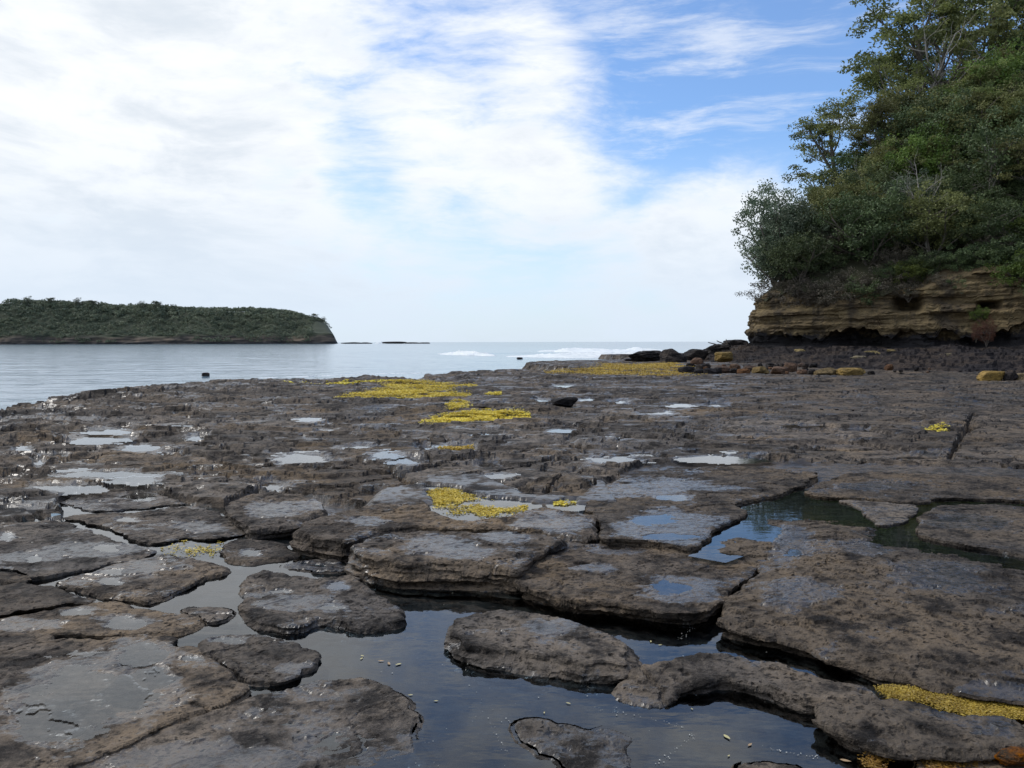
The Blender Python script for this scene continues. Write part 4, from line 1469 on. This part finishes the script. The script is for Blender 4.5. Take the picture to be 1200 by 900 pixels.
for yy in np.arange(41.0, 76, 3.3):
    for xx in np.arange(17.5, 56, 3.3):
        X = xx + rw.uniform(-1.2, 1.2)
        Y = yy + rw.uniform(-1.2, 1.2)
        dd = float(poly_sdf(np.array([X]), np.array([Y]), HILL_POLY)[0])
        ppx = 600 + FPX * X / Y
        if dd < 1.0 or dd > 27 or ppx < 885 or ppx > 1330:
            continue
        ysil = float(np.interp(ppx, [880, 920, 960, 1000, 1040, 1080, 1120], [270, 190, 140, 100, 40, -10, -60]))
        kd = KINDS[rw.choice(5, p=(.38, .22, .18, .12, .10))]
        hh = rw.uniform(3.6, 6.0) if dd < 5 else rw.uniform(4.5, 7.2)
        if kd[0][:3] == 'gum':
            hh = rw.uniform(6, 8.5) if dd > 5 else 5
        zt = float(hill_z(X, Y)[0]) + hh
        if 401 - (zt - CAM_Z) / Y * FPX < ysil + 55:
            continue
        plant(kd[0], ppx, 0, Y, kd[2], 'gum_tree' if kd[0][:3] == 'gum' else 'bushy_tree', T, mat=kd[1], group=kd[3], rot=rw.rand() * 6.28, x=X, hfix=hh, wfac=1.1)
# shrubs along the cliff top
S_ = 'shrub'
for px, top, y, key, lab, mat in (
        (955, 322, 54.5, 'shrub_d', 'brown twiggy shrub drooping over the cliff near its seaward end', None),
        (985, 315, 53.2, 'shrub_d', 'tangled brown shrub on the cliff top beside the smoky green tree', None),
        (1012, 322, 52, 'shrub_d', 'dry brown shrub hanging above the large cave', None),
        (930, 330, 55.4, 'shrub_a', 'dark shrub on the cliff top behind the corner tree', M_GREY),
        (975, 290, 54.5, 'shrub_a', 'dark green shrub above the brown scrub', None),
        (1040, 305, 51.5, 'shrub_a', 'dark shrub above the sandstone hollow', None),
        (1065, 300, 50.6, 'shrub_a', 'green shrub with brighter leaves over the hollow', M_LIME),
        (1098, 318, 49.3, 'shrub_d', 'dry bush growing on the sandstone ledge', None),
        (1085, 290, 50.5, 'shrub_a', 'dark shrub over the dry ledge bush', None),
        (1120, 285, 49.8, 'shrub_a', 'black-green shrub over the long ledge', None),
        (1150, 280, 49.2, 'shrub_a', 'dark shrub right of the long ledge', None),
        (1192, 292, 47.2, 'shrub_a', 'bright green rounded shrub on the cliff top', M_LIME),
        (1170, 270, 49, 'shrub_a', 'dark shrub behind the bright green rounded shrub', None),
        (1235, 280, 46, 'shrub_a', 'dark shrub on the cliff past the bright rounded one', None),
        (1275, 270, 45, 'shrub_d', 'dry shrub on the cliff beyond the dark cliff-top shrub', None)):
    plant(key, px, top, y, lab, 'cliff_shrub', S_, mat=mat, rot=px * .37, wfac=1.15)
# scrub hanging over the cliff edge
rw = np.random.RandomState(31)
for tt in np.arange(62, 110, .95):
    cx_, cy_ = np.interp(tt, _seg, CL[:, 0]), np.interp(tt, _seg, CL[:, 1])
    ppx = 600 + FPX * cx_ / cy_
    if ppx > 1330 or ppx < 905 or cy_ > 57 or (1055 < ppx < 1180 and rw.rand() < .5):
        continue
    kd = rw.choice(3, p=(.45, .35, .2))
    inn = rw.uniform(.2, 1.6)
    lab = ('dry brown scrub hanging over the cliff edge', 'dark green scrub hanging over the cliff edge', 'grey-green scrub hanging over the cliff edge')[kd]
    plant(('shrub_d', 'shrub_a', 'shrub_a')[kd], ppx, 0, cy_ + inn, lab, 'cliff_shrub', S_, mat=(None, None, M_GREY)[kd], x=cx_ + inn * .35, z=4.2 + inn * .5 - (.7 if ppx < 1050 else 0), hfix=rw.uniform(1.3, 2.4) + (.5 if ppx < 1050 else 0),
          wfac=rw.uniform(1.0, 1.4), rot=rw.rand() * 6, group=('dry scrub along the cliff edge', 'dark scrub along the cliff edge', 'grey-green scrub along the cliff edge')[kd])
for k in range(46):
    X, Y = rw.uniform(19, 44), rw.uniform(44, 62)
    dd = float(poly_sdf(np.array([X]), np.array([Y]), HILL_POLY)[0])
    if dd < .8 or dd > 8:
        continue
    kd = rw.choice(3, p=(.3, .45, .25))
    plant(('shrub_d', 'shrub_a', 'shrub_a')[kd], 600 + FPX * X / Y, 0, Y, ('dry brown undergrowth shrub below the trees', 'dark undergrowth shrub below the trees', 'bright green undergrowth shrub below the trees')[kd],
          'undergrowth_shrub', S_, mat=(None, None, M_LIME)[kd], x=X, hfix=rw.uniform(1.8, 3.2), wfac=1.2, rot=rw.rand() * 6, group=('dry undergrowth on the slope', 'dark undergrowth on the slope', 'bright undergrowth on the slope')[kd])
# plants clinging to the cliff face
plant('shrub_a', 1164, 0, 47.6, 'small bright green plant clinging to the cliff face', 'cliff_plant', 'plant', mat=M_LIME, z=2.9, hfix=1.0, x=(1164 - 600) / FPX * 46.1, rot=1)
plant('shrub_d', 1160, 0, 46.0, 'reddish brown hanging plant on the dark cliff foot', 'cliff_plant', 'plant', mat=M_RED, z=1.5, hfix=1.7, x=(1160 - 600) / FPX * 45.6, rot=2, wfac=.6)
plant('shrub_d', 1143, 0, 46.4, 'narrow reddish plant beside the hanging red one', 'cliff_plant', 'plant', mat=M_RED, z=1.7, hfix=1.2, x=(1143 - 600) / FPX * 46.4, rot=3, wfac=.5)

# skyline trees of the far headland
for i_, (px, top, s, lab) in enumerate(((36, 347, .9, 'flat-topped tree on the headland crest'), (62, 349, .7, 'small round tree on the headland crest'), (96, 349, 1.0, 'tall umbrella tree on the headland crest'),
                         (112, 352, .7, 'low tree beside the headland umbrella tree'), (170, 353, .9, 'broad tree midway along the headland crest'), (190, 353, 1.0, 'spreading tree midway along the headland crest'),
                         (207, 357, .7, 'short tree seaward of the spreading headland tree'), (366, 368, .6, 'lone tree near the seaward drop of the headland'), (379, 372, .5, 'bent tree at the brow of the headland cliff'))):
    X = (px - 600) / FPX * 965.0
    hgt = (401.5 - top) / FPX * 965 + 1.5
    base = hgt - 11 * s - 3
    plant('gum_c' if i_ % 2 else 'gum_a', px, top, 965.0, lab, 'headland_tree', T, mat=M_FAR_LEAF, x=X, z=base, hfix=11 * s + 3.5, group='trees along the headland crest', wfac=1.7)


# ------------------------------------------------------------------ boulders
def ico(sub):
    import bmesh
    bm = bmesh.new()
    bmesh.ops.create_icosphere(bm, subdivisions=sub, radius=1)
    V = np.array([v.co for v in bm.verts])
    F = np.array([[v.index for v in f.verts] for f in bm.faces])
    bm.free()
    return V, F


ICO = {k: ico(k) for k in (3, 4, 5)}


def rockform(size, seed, sub=4, box=3.2, chips=7, rough=.10):
    V, F = ICO[sub]
    r = np.random.RandomState(seed)
    n = V / (np.sum(np.abs(V) ** box, 1) ** (1 / box))[:, None]
    for _ in range(chips):                       # flat break faces
        d = r.normal(size=3)
        d /= np.linalg.norm(d)
        lim = .72 + .2 * r.rand()
        k = n @ d
        n = n - np.clip(k - lim, 0, None)[:, None] * d * .9
    f = fbm(n[:, 0] * 1.6 + seed, n[:, 1] * 1.6, n[:, 2] * 2.4, 4)
    f2 = fbm(n[:, 0] * 7 + seed, n[:, 1] * 7, n[:, 2] * 9, 3)
    n = n * (1 + rough * f + rough * .3 * f2)[:, None]
    return n * np.asarray(size) * .5, F


def boulder(px, py, w, h, mat, label, name='boulder', z=None, depth=None, seed=0, sub=4, group=None, box=3.2, rot=0.0, y=None, rough=.10):
    """px, py: middle of its foot in the photograph; w, h in photograph pixels"""
    if y is None:
        b = P(px, py, .1 if z is None else z)
    else:
        b = np.array([(px - 600) / FPX * y, y, CAM_Z - (py - 400.5) / FPX * y if z is None else z])
    k = b[1] / FPX
    size = (w * k, (depth or w * .7) * k, h * k * 1.25)
    V, F = rockform(size, seed, sub, box, rough=rough)
    me = mesh(name, V, F, mat, False, {'wet': np.zeros(len(V))})
    o = link(name, me, label=label, cat='boulder', group=group, loc=(b[0], b[1] + size[1] * .35, b[2] + size[2] * .5 - h * k * .22))
    o.rotation_euler = (0, 0, rot)
    return o


def apron_y(px):
    return float(np.interp(px, [740, 800, 900, 1000, 1100, 1165, 1230], [47, 44, 43, 42, 40, 38.5, 37]))


M_BOULDER_P = rock_material('pale_stone', (0.10, 0.085, 0.05), (0.26, 0.21, 0.12), (0.34, 0.27, 0.15), 1.2, -.4)
# ochre and brown boulders along the foot of the apron
boulder(850, 425.5, 21, 10, M_BOULDER_Y, 'square orange-brown boulder standing above the dark boulders', seed=21, y=46, box=5, z=.42)
boulder(970, 441.0, 26, 9, M_BOULDER_Y, 'ochre boulder touching the longer flat ochre boulder', seed=22, box=4)
boulder(1002, 441.5, 34, 9, M_BOULDER_Y, 'long flat ochre boulder at the apron foot', seed=23, box=4, rot=.1)
boulder(1166, 448, 31, 11.5, M_BOULDER_Y, 'lone ochre boulder with a flat top below the cliff', seed=24, box=4.5)
boulder(1201, 448, 16, 9, M_BOULDER_Y, 'small ochre boulder past the lone flat-topped one', seed=25)
boulder(1186, 448, 16, 10, M_ROCK_BLACK, 'black boulder wedged between two ochre boulders', seed=26)
boulder(893, 439.5, 20, 9, M_BOULDER_Y, 'rounded ochre boulder among the red-brown rubble', seed=27)
boulder(872, 440, 16, 7, M_BOULDER_R, 'red-brown boulder left of the rounded ochre one', seed=28)
boulder(915, 438.5, 20, 9, M_BOULDER_R, 'angular red-brown boulder at the end of the rubble', seed=29, box=4)
boulder(927, 436, 16, 10, M_BOULDER_R, 'upright red-brown boulder behind the rubble', seed=30)
boulder(941, 440, 13, 6, M_BOULDER_R, 'small red-brown boulder beside the ochre pair', seed=31)
boulder(953, 440.5, 11, 7, M_ROCK_BLACK, 'small black boulder touching the ochre pair', seed=32)
boulder(846, 437, 22, 7, M_BOULDER_R, 'flat red-brown boulder in the rubble line', seed=33)
boulder(833, 440, 15, 8, M_ROCK_BLACK, 'black rounded boulder in the rubble line', seed=34)
boulder(806, 439, 20, 9, M_ROCK_BLACK, 'black knobbly boulder beside the yellow weed', seed=35)
boulder(820, 439.5, 13, 6, M_ROCK_BLACK, 'small black boulder next to the knobbly one', seed=36)
boulder(862, 433, 14, 5, M_BOULDER_R, 'thin red-brown slab stone on the rubble', seed=37)
boulder(818, 428, 16, 8, M_BOULDER_R, 'brown boulder leaning on the big dark rocks', seed=38, y=47)
boulder(880, 434, 18, 5, M_BOULDER_R, 'flat reddish stone behind the rounded ochre boulder', seed=39)
# dark point beyond
boulder(760, 423, 44, 11, M_ROCK_BLACK, 'long low dark rock at the tip of the point', seed=41, y=56, sub=5, box=4, rough=.16, depth=50)
boulder(790, 427.5, 30, 17, M_ROCK_BLACK, 'big grey-black block on the point', seed=42, y=53, sub=5, box=4, rough=.14)
boulder(817, 423, 28, 15, M_ROCK_BLACK, 'big black rock behind the grey-black block', seed=43, y=56, sub=5, box=4, rough=.14)
boulder(842, 416, 26, 12, M_ROCK_BLACK, 'black ledge rock under the driftwood', seed=44, y=60, sub=5, box=5, rough=.14, depth=40)
boulder(866, 409, 26, 10, M_ROCK_BLACK, 'black rock at the seaward foot of the cliff', seed=45, y=64, sub=5, box=4, rough=.16, depth=40)
boulder(740, 424, 15, 4, M_ROCK_BLACK, 'thin black rock awash beyond the yellow weed', seed=46, y=58)
# single stones on and off the platform
boulder(662, 476, 30, 10.5, M_ROCK_BLACK, 'lone black angular block resting on the platform', seed=51, box=6, z=.12, rot=.2)
boulder(240, 440.5, 9, 4.5, M_ROCK_BLACK, 'small black rock awash off the platform edge', seed=52, z=SEA_Z)
boulder(609, 421, 8, 2.2, M_ROCK_BLACK, 'small black rock in the whitewater', seed=53, z=SEA_Z)
boulder(1192, 899, 40, 15, M_BOULDER_O, 'orange-topped stone at the edge of the weedy gutter', 'stone', seed=54, z=.03, sub=5, box=3.6, rough=.16)
boulder(357, 649, 10, 4, M_ROCK, 'pebble-like knob of rock between two low islands', 'stone', seed=55, z=-.005, sub=3)
# jumbled rubble between the point and the ochre boulders
rr_ = np.random.RandomState(9)
for i_ in range(58):
    px = rr_.uniform(798, 962) if i_ < 44 else rr_.uniform(1020, 1230)
    yy_ = rr_.uniform(33.5, 43) if i_ < 44 else rr_.uniform(32, 38)
    w = 3.5 + 11 * rr_.rand() ** 2
    bb = i_ % 3
    o = boulder(px, 401 + 1.36 * 900 / yy_, w, w * rr_.uniform(.4, .8), (M_ROCK_BLACK, M_BOULDER_R, M_ROCK_BLACK)[bb], 'small red-brown stone in the rubble below the cliff' if bb == 1 else 'small black stone in the rubble below the cliff',
                'rubble_stone', seed=100 + i_, y=yy_, sub=3, box=4, rough=.22, group='red-brown rubble stones' if bb == 1 else 'black rubble stones', rot=rr_.rand() * 6,
                z=.10 if i_ < 44 else .15)
# pale crumbled stone on the apron
for i_, (px, py, w, h, y) in enumerate(((938, 414, 13, 4, 50), (1008, 422, 18, 4.5, 44), (1024, 417, 18, 5, 46), (1046, 414, 11, 4, 48), (1110, 419, 17, 4, 43))):
    boulder(px, py, w, h, M_BOULDER_P, ('pale yellow broken stone at the cave mouth', 'pale stone on the apron below the large cave', 'pale slab stone leaning by the large cave', 'small pale stone inside the large cave',
            'pale crumbled stone below the red plant', 'little pale stone near the seaward cliff foot', 'little pale stone beside the broken yellow one')[i_], seed=80 + i_, y=y, box=3, rough=.2)
# far reef
for i_, (px, w, h) in enumerate(((412, 26, 1.8), (428, 16, 1.6), (462, 30, 2.4), (483, 18, 1.6), (497, 14, 1.4))):
    boulder(px, 402.3, w, h, M_ROCK_BLACK, 'low dark reef rock off the tip of the headland', 'reef_rock', seed=60 + i_, y=920., z=SEA_Z, sub=3, group='reef rocks off the headland', depth=10)

# driftwood branch on the ledge rock
rnd_ = np.random.RandomState(77)
wood_ = []
p0 = np.array([(853 - 600) / FPX * 60, 60, 1.15])
for dd_, L_ in (((-1, .1, .35), 1.6), ((-.7, .2, .6), 1.0), ((-1, -.1, .1), .8), ((-.3, 0, .8), .6)):
    p_, _, r_ = limb(p0, dd_, L_, .07, rnd_, .6, .0, 6)
    wood_.append(tube(p_, r_, 5))
link('driftwood', mesh('driftwood', *joinvf(wood_), M_BARK), label='bare driftwood branch on the black ledge rock', cat='driftwood')


# ------------------------------------------------------------------ yellow seaweed
M_WEED = leaf_material('yellow_seaweed', (0.42, 0.30, 0.035), (0.88, 0.70, 0.12), .2, .5)
M_WEED2 = leaf_material('golden_seaweed', (0.18, 0.10, 0.022), (0.55, 0.37, 0.075), .25, .35)


def weed(pts, n, size, label, zf=None, mat=None, seed=0, thick=.04, hole=-.15, fr=2.0):
    r = np.random.RandomState(seed)
    z0 = .1 if zf is None or callable(zf) else zf
    W = np.array([P(a, b, z0)[:2] for a, b in pts])
    lo, hi = W.min(0), W.max(0)
    x = r.uniform(lo[0], hi[0], n * 3)
    y = r.uniform(lo[1], hi[1], n * 3)
    sd = poly_sdf(x, y, W)
    N = fbm(x * fr, y * fr, seed, 5, 2.1, .6)
    sc = (hi - lo).min()
    k = (sd + .30 * sc * N + .07 * sc * r.normal(size=len(x)) > 0) & (N + .10 * r.normal(size=len(x)) > hole)
    x, y = x[k][:n], y[k][:n]
    if callable(zf):
        z = zf(x, y)[0]
    else:
        z = np.full(len(x), z0)
    c = np.stack([x, y, z + .004 + r.rand(len(x)) * thick], 1)
    V, F = leaf_cards(c, size * (.6 + .8 * r.rand(len(c))), size * .55, r, .28)
    t = np.clip(.5 + .6 * fbm(x * fr * 2, y * fr * 2, seed + 9, 3) + r.normal(0, .15, len(x)), 0, 1)
    return link('yellow_seaweed', mesh('yellow_seaweed', V, F, mat or M_WEED, False, {'tint': np.repeat(t, 4)}), kind='stuff', label=label, cat='seaweed')


weed([(412, 466), (420, 461), (450, 456), (480, 452), (440, 449), (470, 445), (530, 449), (548, 452), (520, 455), (552, 461), (530, 466), (480, 467), (440, 467)], 30000, .062,
     'yellow seaweed mat on the outer platform beside the channel', mid_field, seed=1, thick=.05, fr=.5, hole=-.3)
weed([(495, 486), (515, 483), (560, 481), (600, 483), (622, 488), (610, 492), (560, 493), (510, 491)], 20000, .045, 'smaller yellow seaweed mat in a hollow nearer the pools', mid_field, seed=2, fr=.7, hole=-.3)
weed([(522, 473), (545, 470), (555, 477), (535, 479)], 2600, .045, 'patch of yellow seaweed between the two mats', mid_field, seed=3, fr=.9)
weed([(690, 433), (730, 427), (790, 426), (800, 431), (780, 436), (800, 440), (740, 442), (690, 439), (640, 440), (660, 436)], 26000, .085, 'yellow seaweed fringe in front of the dark boulders', mid_field, seed=4, thick=.06, fr=.4)
weed([(330, 446), (400, 444), (490, 447), (420, 447.5)], 1500, .12, 'thin yellow weed along the platform rim', mid_field, seed=5, fr=.6, hole=.05)
weed([(568, 460), (585, 459), (588, 463), (570, 463)], 400, .08, 'small tuft of yellow weed on the outer platform', mid_field, seed=6)
weed([(500, 574), (512, 572), (560, 588), (618, 590), (600, 600), (565, 606), (545, 604), (530, 598), (510, 590)], 7000, .024, 'yellow seaweed scraps floating in the bright pool', .124, seed=7, thick=.006, fr=2.6, hole=-.08)
weed([(648, 588), (660, 586), (678, 589), (665, 593), (650, 592)], 350, .03, 'yellow seaweed scraps in the little gap pool', .124, seed=8, thick=.006, fr=2.6)
weed([(515, 523), (530, 521), (556, 523), (550, 527), (520, 527)], 900, .045, 'yellow seaweed scraps round a pale puddle', mid_field, seed=9, thick=.04, fr=2.0)
weed([(311, 571), (320, 568), (330, 571), (322, 573)], 200, .035, 'yellow seaweed scraps in a small bright puddle', mid_field, seed=10, thick=.04)
weed([(1022, 808), (1045, 812), (1100, 818), (1160, 828), (1230, 838), (1230, 852), (1150, 842), (1080, 828), (1040, 820)], 14000, .011, 'golden seaweed packed in the gutter between two near slabs', .004, M_WEED2, 11, .02, hole=-.6, fr=4)
weed([(1005, 893), (1040, 890), (1090, 889), (1150, 885), (1165, 895), (1100, 905), (1020, 907)], 2500, .012, 'golden seaweed scraps at the foot of the rounded slab', .003, M_WEED2, 12, .012, hole=-.1, fr=5)
weed([(192, 640), (215, 633), (260, 634), (252, 650), (215, 655), (200, 650)], 500, .022, 'pale yellow weed scraps in the shallow water between slabs', .002, M_WEED, 13, .004, hole=.1, fr=4)
weed([(1078, 505), (1105, 502), (1110, 506), (1085, 507)], 260, .06, 'thin streak of yellow weed on the right of the platform', mid_field, seed=14)


# ------------------------------------------------------------------ fallen leaves floating on the pool
def leaf_mesh():
    V, F = [], []
    n = 9
    for i in range(n):
        t = i / (n - 1)
        w = .36 * math.sin(math.pi * t ** .8) * .5 + .004
        V += [(t - .5, -w, .05 * t * t + .03 * w), (t - .5, 0, .05 * t * t - .012), (t - .5, w, .05 * t * t + .03 * w)]
    for i in range(n - 1):
        for j in range(2):
            a = i * 3 + j
            F.append((a, a + 3, a + 4, a + 1))
    return mesh('leaf', np.array(V), np.array(F), None)


def plain(name, c, rough=.6):
    m, q, out = new_mat(name)
    n = q.noise(q.n('ShaderNodeNewGeometry').outputs['Position'], 60, 4, .6)
    b = prin(q, **{'Base Color': q.mix(n, tuple(.7 * k for k in c), tuple(min(1, 1.2 * k) for k in c)), 'Roughness': rough})
    q.t.links.new(b.outputs[0], out.inputs[0])
    return m


LM = leaf_mesh()
LM.materials.append(plain('yellow_leaf', (.50, .45, .22)))
LM2 = LM.copy()
LM2.materials.clear()
LM2.materials.append(plain('brown_leaf', (.36, .25, .14)))
for i_, (px, py, L_, br) in enumerate(((446, 774, .04, 1), (455, 777, .045, 1), (466, 778, .045, 0), (424, 768, .03, 0), (423, 771, .03, 0), (510, 821, .026, 0), (851, 864, .05, 0), (878, 873, .035, 1),
                                       (665, 824, .03, 0), (762, 752, .03, 0), (773, 756, .028, 0), (810, 831, .02, 0), (853, 886, .02, 0), (990, 892, .05, 1), (637, 835, .02, 0), (480, 814, .03, 0))):
    c = P(px, py, .004)
    o = link('fallen_leaf', LM2 if br else LM, label='small brown leaf floating on the tide pool' if br else 'small pale yellow leaf floating on the tide pool', cat='leaf',
             group='brown leaves on the pool' if br else 'yellow leaves on the pool', loc=tuple(c))
    o.scale = (L_ * .8, L_ * .8, L_ * .8)
    o.rotation_euler = (0.05, 0.03, i_ * 1.9)

# specks and threads of scum drifting on the pool
r_ = np.random.RandomState(4)
pts_ = []
for pl in ([(540, 770), (560, 820), (575, 850), (590, 880)], [(700, 832), (740, 836), (800, 852)], [(795, 750), (812, 735)], [(900, 878), (955, 888)], [(770, 895), (815, 860)], [(440, 720), (500, 760), (600, 850)]):
    L_ = chaikin(np.array([P(a, b, .003)[:2] for a, b in pl]), 3, False)
    for k in range(28):
        t = r_.rand() * (len(L_) - 1)
        i = int(t)
        pts_.append(L_[i] * (1 - t + i) + L_[min(i + 1, len(L_) - 1)] * (t - i) + r_.normal(0, .008, 2))
for k in range(90):
    pts_.append(P(r_.uniform(420, 980), r_.uniform(690, 899), .003)[:2])
c_ = np.array([(p[0], p[1], .0035) for p in pts_])
a_ = r_.rand(len(c_)) * 6.28
l_ = (.0015 + .003 * r_.rand(len(c_)) ** 3)[:, None]
ax_ = np.stack([np.cos(a_), np.sin(a_), 0 * a_], 1) * l_
bx_ = np.stack([-np.sin(a_), np.cos(a_), 0 * a_], 1) * l_ * .6
V_ = np.stack([c_ - ax_, c_ - bx_, c_ + ax_, c_ + bx_], 1).reshape(-1, 3)
link('scum_flecks', mesh('scum_flecks', V_, np.arange(len(V_)).reshape(-1, 4), plain('scum', (.55, .55, .5)), False), kind='stuff', label='pale specks drifting on the tide pool', cat='flecks')
